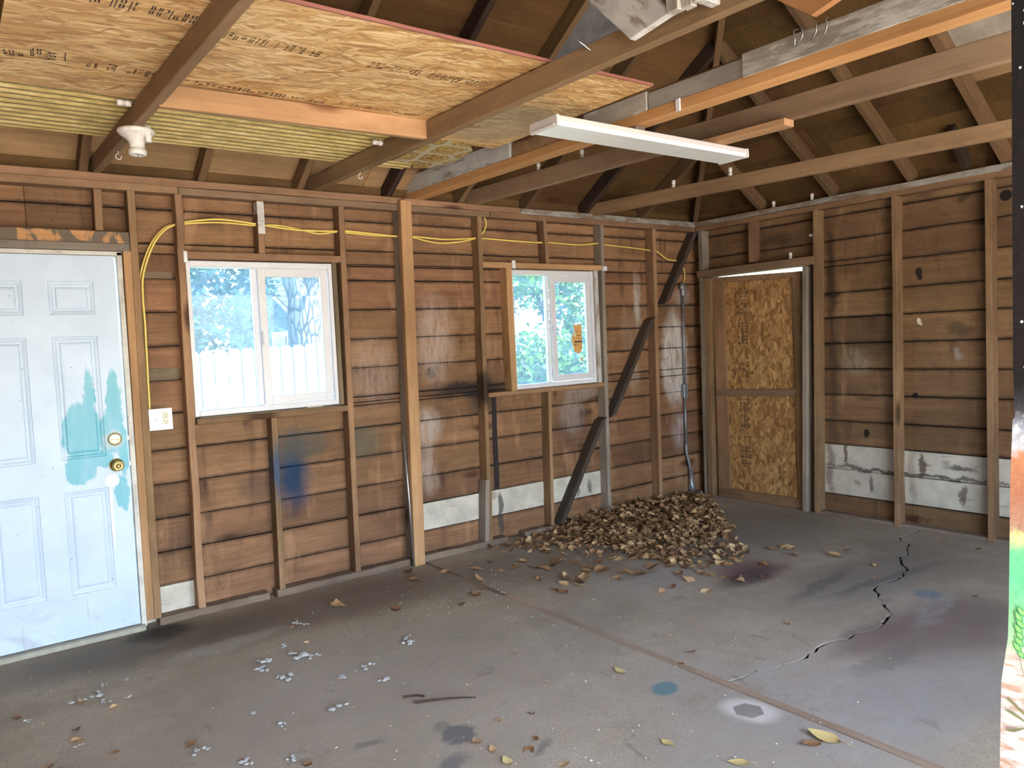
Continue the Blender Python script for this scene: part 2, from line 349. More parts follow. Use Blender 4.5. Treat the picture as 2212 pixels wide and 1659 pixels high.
M_osbedge = wood('red_sealed_edge', (.24, .085, .062), (.35, .155, .115), .05, 0)
def mk_corr():
    m = M('yellowed_fibreglass'); p = m.coord('Object', rand=False)
    n = m.noise(m.scale(p, (14, 60, 1)), 1.0, 5, .65)[0]; n2 = m.noise(p, 3, 4)[0]
    col = m.ramp(n, [(.35, (.40, .305, .11)), (.55, (.60, .465, .19)), (.72, (.76, .63, .34))]); col = m.mix(m.rng(n2, .5, .8, 0, .5), col, (.26, .22, .10))
    sy = m.node('ShaderNodeSeparateXYZ'); m.l.new(p, sy.inputs[0]); fr = m.math('FRACT', m.math('DIVIDE', m.math('ADD', sy.outputs[1], 10.2), .068))
    col = m.mix(m.rng(m.math('ABSOLUTE', m.math('SUBTRACT', fr, .70)), .03, .12, .8, 0), col, (.085, .065, .022))
    return m.out(col, .45, n, .2, .002, .4)
M_corr = mk_corr()
def mk_lino():
    m = M('patterned_vinyl_scrap'); p = m.coord('Object', rand=False)
    vo = m.vor(p, 5.2, 'DISTANCE_TO_EDGE', .35); v2 = m.vor(p, 5.2, 'F1', .35)
    n = m.noise(p, 45, 4)[0]
    col = m.mix(m.rng(n, .4, .6), (.24, .135, .03), (.52, .35, .10))
    rr = m.math('SINE', m.math('MULTIPLY', v2.outputs['Distance'], 42.0))
    col = m.mix(m.math('MULTIPLY', m.rng(rr, .5, .8), m.rng(m.noise(p, 30, 2)[0], .42, .5)), col, (.50, .44, .27))
    col = m.mix(m.rng(vo.outputs['Distance'], .10, .07, 0, 1), col, (.52, .48, .33))
    return m.out(col, .5, n, .1, .002, .4)
M_lino = mk_lino()
def mk_floor():
    m = M('stained_concrete'); p = m.geo.outputs['Position']; wv = m.warp(.10, 3.0); wf = m.warp(.02, 12.0)
    wv = m.vmath('ADD', wv, m.scale(m.vmath('SUBTRACT', m.noise(p, 22, 4)[1], (.5, .5, .5)), (.06, .06, .06)))
    a = m.noise(p, 1.1, 6, .6)[0]; b = m.noise(p, 6.0, 6, .68, .4)[0]; c = m.noise(p, 90.0, 4, .7)[0]
    col = m.ramp(m.math('ADD', m.math('MULTIPLY', a, .6), m.math('MULTIPLY', b, .4)), [(.34, (.30, .255, .188)), (.5, (.415, .358, .275)), (.66, (.53, .467, .37))])
    col = m.mix(m.rng(c, .40, .68, 0, .42), col, (.13, .11, .085))
    rag = m.rng(m.noise(m.scale(p, (9, 20, 1)), 1.0, 7, .75, .6)[0], .36, .58, .1, 1.0)
    def bl(x, y, rx, ry, bc, st, rot=0.0, w=wv, lo=.4, hi=1.2):
        nonlocal col
        f_ = m.math('MULTIPLY', m.blob(w, (x, y, 0), (rx, ry, 9), rot, 'Z', lo, hi), st)
        if .34 < min(bc) < .55: f_ = m.math('MULTIPLY', f_, rag)
        col = m.mix(f_, col, bc)
    bl(-3.9, -.35, 1.3, .40, (0.145, 0.113, 0.084), .75); bl(-4.9, -.25, .8, .3, (0.123, 0.102, 0.080), .75); bl(-2.3, -.6, 1.2, .5, (0.181, 0.160, 0.133), .55)
    bl(-4.2, -1.3, 1.1, .7, (0.290, 0.249, 0.203), .45); bl(-4.74, -.12, .18, .16, (0.032, 0.029, 0.026), .9); bl(-4.5, -.55, .34, .09, (0.396, 0.372, 0.336), .55, .1)
    bl(-.9, -1.0, 1.0, .7, (0.174, 0.171, 0.162), .5); bl(-1.1, -2.25, .9, .35, (0.145, 0.141, 0.135), .5)
    bl(-2.2, -1.35, .5, .3, (0.377, 0.370, 0.348), .55); bl(-1.62, -1.68, .3, .22, (0.174, 0.087, 0.094), .75); bl(-1.75, -1.75, .3, .15, (0.080, 0.065, 0.065), .7)
    bl(-4.3, -1.9, 1.2, .9, (.36, .30, .24), .35); bl(-2.1, -2.7, 1.0, .8, (.44, .41, .375), .35); bl(-1.72, -2.9, .65, .33, (0.167, 0.119, 0.116), .7); bl(-2.1, -2.72, .4, .12, (0.189, 0.138, 0.133), .6); bl(-1.30, -2.62, .10, .08, (0.123, 0.203, 0.290), .7)
    bl(-1.55, -2.15, .45, .06, (0.087, 0.087, 0.090), .4, .15); bl(-1.2, -2.35, .6, .05, (0.116, 0.116, 0.119), .5, -.12); bl(-1.5, -2.75, .35, .09, (0.392, 0.392, 0.377), .5, .2)
    bl(-3.12, -2.55, .42, .40, (0.396, 0.372, 0.342), .6); bl(-2.8, -3.0, .5, .4, (0.408, 0.402, 0.390), .75); bl(-2.72, -2.62, .3, .1, (0.432, 0.414, 0.384), .6); bl(-3.4, -3.1, .7, .5, (0.372, 0.354, 0.330), .55)
    bl(-2.45, -3.2, .6, .3, (0.290, 0.283, 0.275), .5); bl(-2.3, -2.9, .3, .1, (0.174, 0.167, 0.160), .5)
    bl(-3.236, -2.42, .075, .062, (0.109, 0.232, 0.268), .85, .3, wf, .7, 1.1); bl(-4.088, -2.155, .10, .075, (0.123, 0.128, 0.123), .85, .5, wv, .6, 1.0); bl(-4.237, -2.30, .10, .045, (0.131, 0.133, 0.131), .7, .2)
    bl(-3.95, -2.42, .08, .03, (0.131, 0.133, 0.131), .6, .4); bl(-4.4, -1.98, .06, .035, (0.145, 0.145, 0.141), .6); bl(-4.13, -2.08, .05, .04, (0.174, 0.152, 0.131), .6)
    bl(-3.13, -2.775, .10, .125, (0.672, 0.648, 0.600), .9, .2, wf, .6, 1.15)
    # the hexagon left bare by a sprayed-over object
    hx = m.node('ShaderNodeMapping', vector_type='TEXTURE'); m.l.new(p, hx.inputs['Vector']); hx.inputs['Location'].default_value = (-3.137, -2.772, 0); hx.inputs['Scale'].default_value = (.056, .056, 1); hx.inputs['Rotation'].default_value = (0, 0, .35)
    ds = [m.math('ABSOLUTE', m.vmath('DOT_PRODUCT', hx.outputs[0], (math.cos(q), math.sin(q), 0))) for q in (0, math.pi / 3, 2 * math.pi / 3)]
    hd = m.math('MAXIMUM', ds[0], m.math('MAXIMUM', ds[1], ds[2]))
    col = m.mix(m.rng(hd, .93, 1.0, 1, 0), col, (.29, .266, .235))
    sc = m.noise(m.scale(p, (3, 17, 1)), 1.0, 5, .7, .5)[0]; col = m.mix(m.rng(sc, .62, .76, 0, .35), col, (.50, .48, .45))
    sd = m.noise(m.scale(p, (7, 5, 1)), 1.0, 6, .75, .8)[0]; col = m.mix(m.rng(sd, .60, .72, 0, .55), col, (.12, .10, .085))
    sp = m.vor(m.warp(.03, 3), 38, 'F1'); s2 = m.node('ShaderNodeSeparateColor'); m.l.new(sp.outputs['Color'], s2.inputs[0])
    col = m.mix(m.math('MULTIPLY', m.math('GREATER_THAN', s2.outputs[0], .985), m.rng(m.math('ADD', sp.outputs['Distance'], m.math('MULTIPLY', s2.outputs[1], .12)), .13, .17, 1, 0)), col, (.6, .57, .5))
    return m.out(col, m.rng(b, .3, .7, .62, .85), m.math('ADD', m.math('MULTIPLY', b, .5), m.math('MULTIPLY', c, .3)), .25, .006, .2)
M_floor = mk_floor()
M_jointwood = wood('dusty_joint_strip', (.26, .185, .13), (.41, .31, .23), .05, .1, dirt=.5)
M_dirt = flat('dark_crack_dirt', (.012, .010, .009), .95)
def mk_door():
    m = M('chalky_white_steel_door'); p = m.geo.outputs['Position']; wv = m.warp(.022, 22); wv = m.vmath('ADD', wv, m.scale(m.vmath('SUBTRACT', m.noise(m.scale(p, (16, 1, 3)), 1.0, 3)[1], (.5, .5, .5)), (.05, 0, .10)))
    n = m.noise(p, 5, 5)[0]
    col = m.mix(m.rng(n, .35, .7), (.485, .61, .765), (.55, .685, .84))
    teal = (.13, .45, .57)
    msk = None
    for (x, z, rx, rz) in ((-5.03, 1.13, .105, .16), (-4.985, 1.22, .035, .25), (-4.87, 1.23, .045, .22), (-4.89, 1.12, .07, .12), (-5.05, .94, .08, .09), (-4.95, .98, .06, .05), (-4.86, .78, .035, .10), (-4.84, 1.03, .03, .16)):
        bb = m.blob(wv, (x, 0, z), (rx, 9, rz), 0, 'Y', .88, 1.06); msk = bb if msk is None else m.math('MAXIMUM', msk, bb)
    thin = m.noise(m.scale(p, (20, 1, 4)), 1.0, 4)[0]
    col = m.mix(m.math('MULTIPLY', msk, m.rng(thin, .3, .55, .72, .97)), col, teal)
    col = m.mix(m.math('MULTIPLY', m.blob(wv, (-4.885, 0, 1.08), (.055, 9, .055), 0, 'Y', .8, 1.1), .5), col, (.55, .53, .55))
    # white drip under the knob
    dr = m.math('MAXIMUM', m.blob(p, (-4.905, 0, .855), (.035, 9, .035), 0, 'Y', .9, 1.05), m.blob(p, (-4.918, 0, .66), (.007, 9, .19), 0, 'Y', .85, 1.05))
    col = m.mix(dr, col, (.86, .86, .86))
    # scuffs and dirt low down
    d1 = m.noise(m.scale(p, (3, 1, 5)), 1.0, 6, .7, .8)[0]; sep = m.node('ShaderNodeSeparateXYZ'); m.l.new(p, sep.inputs[0])
    low = m.rng(sep.outputs[2], .42, .03)
    col = m.mix(m.math('MULTIPLY', m.rng(d1, .5, .72), m.math('MULTIPLY', low, .75)), col, (.30, .27, .23))
    d2 = m.noise(m.scale(p, (34, 1, 2.2)), 1.0, 4, .6)[0]; col = m.mix(m.math('MULTIPLY', m.rng(d2, .62, .7), m.math('MULTIPLY', low, .6)), col, (.33, .24, .17))
    col = m.mix(m.math('MULTIPLY', m.rng(m.noise(p, 60, 2)[0], .72, .76), .7), col, (.07, .06, .05))
    return m.out(col, .42, n, .05, .003, .4)
M_door = mk_door()
M_jamb = wood('chipped_white_jamb', (.30, .26, .21), (.5, .46, .4), .05, 0, paint=((.66, .66, .61), .62), dirt=.2)
M_vinyl = flat('white_vinyl', (.66, .68, .72), .4, .4, var=.04, sc=8)
M_thresh = flat('aluminium_threshold', (.33, .32, .27), .5, .5, .3)
M_brass = flat('polished_brass', (.74, .52, .17), .22, .5, 1.0, .05)
M_brassdull = flat('bright_brass_deadbolt', (.80, .70, .42), .35, .5, .85, .05)
M_steel = flat('grey_steel', (.42, .43, .44), .4, .5, .9)
M_conduit = flat('grey_conduit', (.27, .29, .32), .45, .5, .6)
M_plastic = flat('glossy_white_plate', (.70, .73, .77), .18, .5, var=.02)
M_almond = flat('almond_receptacle', (.60, .59, .47), .35, .4, var=.02)
M_slot = flat('dark_slot', (.03, .03, .025), .6)
M_porc = flat('dusty_white_porcelain', (.66, .64, .60), .25, .5, var=.15, sc=60)
M_yellow = flat('yellow_cable_jacket', (.80, .62, .16), .4, .4, var=.08)
M_fixture = flat('white_enamel', (.66, .63, .62), .35, .5, var=.04)
def mk_lens():
    m = M('prismatic_lens'); p = m.coord('Object', rand=False); v = m.vor(p, 160, 'F1', 0)
    n = m.noise(m.scale(p, (5, 50, 1)), 1.0, 4)[0]
    return m.out(m.mix(m.rng(n, .4, .7), (.78, .84, .83), (.86, .90, .89)), .28, v.outputs['Distance'], .3, .003, .5)
M_lens = mk_lens()
M_ink = flat('black_stamp_ink', (.055, .042, .04), .8, .2, var=.5, sc=90)
M_ink2 = flat('faded_stamp_ink', (.17, .115, .06), .8, .2, var=.4, sc=90)
def mk_leaf():
    m = M('dry_leaf'); h = m.node('ShaderNodeHueSaturation')
    vein = m.noise(m.tc.outputs['Object'], 60, 4)[0]
    att = m.node('ShaderNodeAttribute', attribute_name='tone', attribute_type='GEOMETRY')
    rnd = m.math('FRACT', m.math('ADD', m.oi.outputs['Random'], att.outputs['Fac']))
    col = m.ramp(rnd, [(0, (.17, .088, .042)), (.35, (.31, .175, .085)), (.6, (.43, .26, .135)), (.82, (.54, .36, .19)), (1, (.64, .48, .26))])
    col = m.mix(m.rng(vein, .4, .7, 0, .35), col, (.10, .05, .02))
    return m.out(col, .7, vein, .3, .003, .25)
M_leaf = mk_leaf()
M_leafpale = flat('pale_yellow_leaf', (.62, .50, .22), .6, .3, var=.15, sc=40)
M_fluff = flat('white_insulation_fluff', (.43, .445, .44), .95, .1, var=.12, sc=120)
M_chip = flat('pale_paint_chip', (.68, .62, .50), .7, .3, var=.2)
M_twig = flat('dark_twig_bark', (.055, .036, .026), .9, .2, var=.3, sc=80)
def mk_glass():
    m = M('window_glass'); t = m.n.new('ShaderNodeBsdfTransparent'); t.inputs[0].default_value = (.86, .95, .97, 1)
    g = m.n.new('ShaderNodeBsdfGlossy'); g.inputs[0].default_value = (1, 1, 1, 1); g.inputs['Roughness'].default_value = .02
    d = m.n.new('ShaderNodeBsdfDiffuse'); d.inputs[0].default_value = (.75, .80, .82, 1)
    tl = m.n.new('ShaderNodeBsdfTranslucent'); tl.inputs[0].default_value = (.62, .86, 1.0, 1)
    fr = m.n.new('ShaderNodeFresnel'); fr.inputs[0].default_value = 1.22
    s1 = m.n.new('ShaderNodeMixShader'); s2 = m.n.new('ShaderNodeMixShader')
    m.l.new(fr.outputs[0], s1.inputs[0]); m.l.new(t.outputs[0], s1.inputs[1]); m.l.new(g.outputs[0], s1.inputs[2])
    glare_haze = m.rng(m.noise(m.coord('Object', rand=False), 9, 5)[0], .3, .8, .06, .12)  # bluish haze mixed into the pane, standing in for daylight glare
    m.l.new(glare_haze, s2.inputs[0]); m.l.new(s1.outputs[0], s2.inputs[1]); m.l.new(tl.outputs[0], s2.inputs[2])
    m.l.new(s2.outputs[0], m.n['Material Output'].inputs[0]); return m.m
M_glass = mk_glass()
M_sticker = flat('torn_orange_sticker', (.62, .36, .13), .7, .3, var=.1)
M_paper = flat('white_paper', (.66, .64, .62), .8, .2, var=.05)

# ------------------------------------------------------------------ floor (slabs split by the wooden expansion strip and a running crack)
floor = struct(empty('floor'))
XL, YF = -7.4, -6.4
crack = [(.10, -1.93), (-.096, -1.958), (-.25, -1.935), (-.378, -2.017), (-.415, -2.083), (-.613, -2.17), (-.707, -2.167), (-.822, -2.228), (-.914, -2.304), (-1.082, -2.374), (-1.185, -2.383), (-1.357, -2.357),
         (-1.456, -2.397), (-1.584, -2.5), (-1.613, -2.526), (-1.736, -2.64), (-1.885, -2.663), (-1.977, -2.685), (-2.098, -2.647), (-2.195, -2.658), (-2.331, -2.615), (-2.48, -2.624), (-2.604, -2.638), (-2.746, -2.603), (-2.842, -2.574), (-2.985, -2.557)]
ck = []
for i in range(len(crack) - 1):
    a = V((*crack[i], 0)); b = V((*crack[i + 1], 0))
    for s in range(3): ck.append(a.lerp(b, s / 3) + V((R.uniform(-.012, .012), R.uniform(-.014, .014), 0)) * (1 if s else 0))
ck.append(V((*crack[-1], 0)))
wid = [R.choice((.003, .005, .007, .010, .008, .002)) * (1.35 if p.x > -1.9 else 1.0) for p in ck]
up = [p + V((0, w, 0)) for p, w in zip(ck, wid)]; dn = [p - V((0, w, 0)) for p, w in zip(ck, wid)]
def slab(poly):
    bm = bmesh.new(); addprism(bm, [V((p[0], p[1], -.12)) for p in poly], (0, 0, .12)); tri(bm)
    bmesh.ops.recalc_face_normals(bm, faces=bm.faces); return link('concrete_slab', bm, M_floor, floor)
slab([(XL, YF), (-3.042, YF), (-3.028, -.9), (-3.022, .16), (XL, .16)])
slab([tuple(p[:2]) for p in up] + [(-2.985, .16), (.16, .16), (.16, up[0].y)])
slab([tuple(p[:2]) for p in dn[::-1]] + [(.16, dn[0].y), (.16, YF), (-2.985, YF)])
bm = bmesh.new(); addbox(bm, (-2.98, YF, -.09), (.16, .16, -.010)); link('crack_dirt', bm, M_dirt, floor)
beam('expansion_strip', (-3.003, -.95, -.02), (-3.010, YF, -.018), .044, .041, (0, 0, 1), M_jointwood, floor, .003, .003, 40)
beam('expansion_strip', (-3.003, .1, -.028), (-3.003, -.95, -.022), .034, .04, (0, 0, 1), M_sole, floor, .003, .003, 10)

# ------------------------------------------------------------------ back wall: planks, studs, plates
wall1 = struct(empty('wall_back'))
rows = [0.0, .196, .391, .583, .784, .979, 1.187, 1.380, 1.572, 1.767, 1.960, 2.157, 2.350, 2.56]
WIN1 = (-4.447, -3.555, 1.150, 2.066); WIN2 = (-2.12, -1.272, 1.130, 2.056); DOOR1 = (-5.60, -4.79, 0.0, 2.10)
def cut(segs, a, b):
    out = []
    for (s, e) in segs:
        if b <= s or a >= e: out.append((s, e)); continue
        if a > s: out.append((s, a))
        if b < e: out.append((b, e))
    return out
stud_x = [-6.4, -5.2, -4.71, -4.46, -4.0, -3.47, -2.99, -2.41, -1.79, -1.19, -.57]
def plank(x0, x1, z0, z1, mat, dy=0):
    return box('plank', (x0 + .0008, .090 + dy, z0 + R.choice((.0015, .002, .003, .0045))), (x1 - .0008, .113 + dy, z1 - R.choice((.001, .0015, .002, .0035))), mat, wall1, .0022)
for i in range(len(rows) - 1):
    z0, z1 = rows[i], rows[i + 1]
    joints = sorted(R.sample(stud_x[1:-1], 2)); joints = [j for j in joints]
    if i == 1: joints = [-4.46, -2.99, -1.19]
    if i == 0: joints = [-4.46, -2.41]
    edges = [XL] + joints + [.12]
    for a, b in zip(edges[:-1], edges[1:]):
        # split the row vertically where an opening begins or ends inside it
        cuts = sorted({z0, z1} | {z for w in (WIN1, WIN2, DOOR1) for z in w[2:] if z0 + .004 < z < z1 - .004 and w[0] < b and w[1] > a})
        if not any(w[0] < b and w[1] > a and w[2] < z1 and w[3] > z0 for w in (WIN1, WIN2, DOOR1)): cuts = [z0, z1]
        for c0, c1 in zip(cuts[:-1], cuts[1:]):
            segs = [(a, b)]
            for w in (WIN1, WIN2, DOOR1):
                if w[2] < c1 - .001 and w[3] > c0 + .001: segs = cut(segs, w[0], w[1])
            for s, e in segs:
                if e - s < .02: continue
                mt = M_plank
                if i == 1 and s >= -3.0 and e <= -1.18: mt = M_white
                if i == 0 and s < -4.7 and e <= -4.45: mt = M_white
                plank(s, e, c0, c1, mt, R.uniform(-.0025, .0025))
# two grey filler boards beside the door
box('filler_board', (-4.70, .083, 1.960), (-4.505, .089, 2.001), M_green, wall1)
box('filler_board', (-4.70, .083, 1.380), (-4.505, .089, 1.449), M_green, wall1)
# outer skin so no daylight leaks through joints
bm = bmesh.new()
for (x0, x1, z0, z1) in ((XL, DOOR1[0], 0, 2.62), (DOOR1[0], DOOR1[1], DOOR1[3], 2.62), (DOOR1[1], WIN1[0], 0, 2.62), (WIN1[0], WIN1[1], 0, WIN1[2]), (WIN1[0], WIN1[1], WIN1[3], 2.62), (WIN1[1], WIN2[0], 0, 2.62),
                         (WIN2[0], WIN2[1], 0, WIN2[2]), (WIN2[0], WIN2[1], WIN2[3], 2.62), (WIN2[1], .14, 0, 2.62)):
    addbox(bm, (x0, .117, z0 - (.12 if z0 == 0 else 0)), (x1, .14, z1))
link('outer_skin', bm, M_skin, wall1)
def stud1(xt, zt, xb, zb, w=.040, d=.089, mat=None, y0=0.0, wave=0.0, name='stud'):
    """vertical timber on the back wall; (xt,zt) / (xb,zb) centre of the front face top and bottom"""
    return beam(name, (xb, y0 + d / 2, zb), (xt, y0 + d / 2, zt), w, d, (0, -1, 0), mat or M_stud, wall1, .003, wave, 14 if wave else 1)
stud1(-4.870, 2.428, -4.875, 2.207, name='cripple_stud')
stud1(-4.708, 2.43, -4.728, .045); stud1(-4.749, 2.10, -4.768, .045, .040, mat=M_new, name='trimmer_stud')
stud1(-4.462, 2.43, -4.487, .045, .041, wave=.004, mat=wood('waney_stud', (.15, .080, .038), (.50, .31, .17), .05, .3, grain=.55))
cs = stud1(-3.997, 2.43, -4.003, 2.11, name='cripple_stud'); box('paint_patch', (-4.0185, -.0012, 2.228), (-3.9765, .06, 2.42), M_oldw, wall1, .001)
stud1(-3.472, 2.43, -3.499, .045, .040)
stud1(-3.995, 1.11, -4.008, .045, .038, name='cripple_stud')
stud1(-3.035, 2.43, -3.075, .045, .042, mat=M_studgrey)                      # behind the fresh post
stud1(-2.392, 2.43, -2.430, .045, .036, wave=.004)
stud1(-2.438, .497, -2.466, .045, .036, mat=M_studgrey, name='sister_stud', y0=-.004)
stud1(-1.777, 2.43, -1.765, 2.10, .034, name='cripple_stud'); stud1(-1.805, 1.10, -1.832, .045, .034, name='cripple_stud')
stud1(-1.172, 2.43, -1.210, .03, .038, mat=M_studgrey); stud1(-.551, 2.43, -.582, .045, .044)
stud1(-5.63, 2.43, -5.63, .045); stud1(-6.3, 2.43, -6.3, .045); stud1(-6.9, 2.43, -6.9, .045)
# trimmers of the small window
beam('window_trimmer', (-2.146, .045, 1.135), (-2.148, .045, 2.06), .055, .089, (0, -1, 0), M_new, wall1)
beam('window_trimmer', (-1.248, .050, 1.135), (-1.248, .050, 2.06), .036, .08, (0, -1, 0), M_oldw, wall1)
beam('window_trimmer', (-3.535, .055, 1.15), (-3.535, .055, 2.07), .030, .07, (0, -1, 0), M_green, wall1)
# headers and sills
beam('window_header', (-4.440, .045, 2.088), (-3.494, .045, 2.088), .043, .089, (0, -1, 0), M_plate, wall1)
beam('window_sill', (-4.445, .045, 1.129), (-3.496, .045, 1.126), .036, .089, (0, -1, 0), M_plate, wall1)
beam('window_header', (-2.385, .045, 2.080), (-1.192, .045, 2.078), .042, .091, (0, -1, 0), M_new, wall1)
beam('window_sill', (-2.385, .045, 1.120), (-1.192, .045, 1.118), .034, .089, (0, -1, 0), M_plate, wall1)
beam('sill_flashing', (-4.43, .02, 1.1505), (-3.56, .02, 1.1475), .008, .06, (0, -1, 0), M_green, wall1)
beam('door_header', (-5.70, .045, 2.174), (-4.733, .045, 2.172), .063, .089, (0, -1, 0), M_header, wall1)
beam('door_header', (-5.70, .044, 2.120), (-4.733, .044, 2.119), .042, .089, (0, -1, 0), M_studgrey, wall1)
# diagonal wind brace, let in between the studs in three lengths
def brace(xt, zt, xb, zb, w=.042, y=.045, mat=M_brace, sh=.03):
    return beam('diagonal_brace', (xb, y, zb), (xt, y, zt), w, .089, (0, -1, 0), mat, wall1, .003, .003, 10, sh, sh)
brace(.015, 2.44, -.42, 1.79); brace(-.600, 1.655, -1.125, .850, y=.040); brace(-1.235, .838, -1.735, .05, y=.038, mat=M_brace)
# plates
beam('top_plate', (XL, .045, 2.493), (-3.02, .045, 2.493), .042, .09, (0, -1, 0), M_plate, wall1, .003, .002, 20)
beam('top_plate', (-3.015, .045, 2.493), (-2.01, .045, 2.490), .042, .09, (0, -1, 0), M_plate, wall1, .003, .002, 12)
beam('top_plate', (-2.005, .045, 2.491), (0, .045, 2.492), .044, .092, (0, -1, 0), M_platew, wall1, .003, .002, 12)
beam('top_plate', (XL, .045, 2.451), (-4.462, .045, 2.451), .042, .096, (0, -1, 0), M_plate, wall1)
beam('top_plate', (-4.458, .047, 2.449), (-2.3, .047, 2.448), .042, .088, (0, -1, 0), M_joistgrey, wall1)
beam('top_plate', (-2.295, .047, 2.448), (0, .047, 2.449), .042, .088, (0, -1, 0), M_plate, wall1)
for (a, b) in ((XL, -5.62), (-4.72, -4.09), (-4.045, -3.11), (-3.02, -2.27), (-2.11, -1.78), (-1.70, -.02)):
    beam('sole_plate', (a, .045, .0225), (b, .045, .0225), .045, .092, (0, -1, 0), M_sole, wall1, .004, .003, 12)
box('frieze_board', (XL, .088, 2.51), (.1, .112, 2.70), M_sheath, wall1)

beam('dark_strip', (-2.292, .0865, .40), (-2.285, .0865, 1.10), .042, .006, (0, -1, 0), flat('tarry_strip', (.022, .014, .015), .8), wall1, .001, .003, 16)
# the fresh post, rod
post = beam('post', (-3.060, -.0235, 0.0), (-3.021, -.0235, 2.492), .084, .043, (0, -1, 0), M_new, None, .004)
thing(post, 'fresh knotty pine post standing in front of the wall between the two windows', 'post')
bm = bmesh.new(); addtube(bm, [(-3.119, -.012, .905), (-3.112, -.030, .45), (-3.106, -.036, 0.0)], .0085, 8)
thing(link('metal_rod', bm, M_steel, smooth=True), 'thin grey metal rod leaning against the left side of the pine post', 'rod')

# ------------------------------------------------------------------ right wall
wall2 = struct(empty('wall_right'))
rows2 = [0.0, .165, .369, .565, .757, .968, 1.169, 1.372, 1.577, 1.772, 1.982, 2.182, 2.372, 2.56]
D2 = (-1.075, -.085, 0.0, 2.02)
for i in range(len(rows2) - 1):
    z0, z1 = rows2[i], rows2[i + 1]
    j = R.choice((-1.81, -2.44)); edges = [.11, j, -3.9, YF]
    if i in (1, 2): edges = [.11, -1.81, -4.3, YF]
    for a, b in zip(edges[:-1], edges[1:]):
        cuts = [z0] + ([D2[3]] if z0 < D2[3] < z1 and a > D2[0] else []) + [z1]
        for c0, c1 in zip(cuts[:-1], cuts[1:]):
            segs = [(b, a)]
            if c0 < D2[3] - .001: segs = cut(segs, D2[0], D2[1])
            for s, e in segs:
                if e - s < .02: continue
                mt = M_white if i in (1, 2) and s > -4.4 and s < -1.0 or (i in (1, 2) and e < -1.0 and s > -4.4) else M_plank2
                dx = R.uniform(-.0025, .0025); x0 = .090 + dx
                o = beam('plank', (x0 + .0115, s, (c0 + c1) / 2), (x0 + .0115, e, (c0 + c1) / 2), c1 - c0 - R.choice((.003, .004, .006, .009)), .023, (-1, 0, 0), mt, wall2, .0022)
bm = bmesh.new()
for (y0, y1, z0, z1) in ((YF, -1.015, 0, 2.62), (-1.015, -.13, D2[3], 2.62), (-.13, .14, 0, 2.62), (-1.015, -.13, 0, .14)): addbox(bm, (.117, y0, z0 - (.12 if z0 == 0 else 0)), (.14, y1, z1))
link('outer_skin', bm, M_skin, wall2)
def stud2(yt, zt, yb, zb, w=.040, d=.089, mat=None, x0=0.0, wave=0.0, name='stud'):
    return beam(name, (x0 + d / 2, yb, zb), (x0 + d / 2, yt, zt), w, d, (-1, 0, 0), mat or M_stud, wall2, .003, wave, 12 if wave else 1)
stud2(-.048, 2.43, -.025, .0, .050, mat=M_studgrey); stud2(-.106, 2.0, -.066, .0, .062, mat=M_stud, name='trimmer_stud')
stud2(-1.193, 2.43, -1.142, 0, .044); stud2(-1.813, 2.43, -1.790, 0, .038, wave=.003); stud2(-2.435, 2.43, -2.428, -.0, .041)
stud2(-3.05, 2.43, -3.05, 0); stud2(-3.65, 2.43, -3.65, 0); stud2(-4.25, 2.43, -4.25, 0); stud2(-4.85, 2.43, -4.85, 0); stud2(-5.5, 2.43, -5.5, 0)
stud2(-1.086, 2.0, -1.031, 0, .042, mat=M_studgrey, name='trimmer_stud')
stud2(-.590, 2.44, -.578, 2.09, .075, d=.06, name='cripple_stud', x0=.02)
beam('door_header', (.040, .0, 2.040), (.040, -1.165, 2.042), .066, .092, (-1, 0, 0), M_joistgrey, wall2, .003)
beam('door_header', (.046, -.05, 2.010), (.046, -1.10, 2.012), .014, .10, (-1, 0, 0), M_studgrey, wall2, .002)
beam('top_plate', (.045, 0, 2.494), (.045, YF, 2.486), .042, .094, (-1, 0, 0), M_platew, wall2, .003, .003, 24)
beam('top_plate', (.047, 0, 2.451), (.047, YF, 2.446), .043, .088, (-1, 0, 0), M_stud, wall2, .003, .002, 24)
beam('sole_plate', (.05, -1.16, .012), (.05, YF, .012), (.026), .08, (-1, 0, 0), M_sole, wall2, .003)
box('frieze_board', (.088, .1, 2.51), (.112, YF, 2.70), M_sheath, wall2)
bm = bmesh.new(); addtube(bm, [(.0905, -2.510, 2.317), (.0855, -2.510, 2.317)], .036, 24); link('knot_hole', bm, M_dirt, wall2)

# ------------------------------------------------------------------ far door (boarded with strand board)
box('light_stop', (.080, -.145, 0), (.117, -.080, 2.0), M_studgrey, wall2); box('light_stop', (.080, -1.08, 0), (.117, -1.005, 1.96), M_studgrey, wall2)  # added strips, unseen behind the door, blocking daylight at its edges
d2 = struct(empty('door_2', (.06, -.58, 0)), 'strand board door with a plain timber back frame')
def yz(poly, x0, x1, name, mat, parent, loc=None):
    bm = bmesh.new(); addprism(bm, [V((x0, y, z)) for y, z in poly], (x1 - x0, 0, 0)); tri(bm); return link(name, bm, mat, parent)
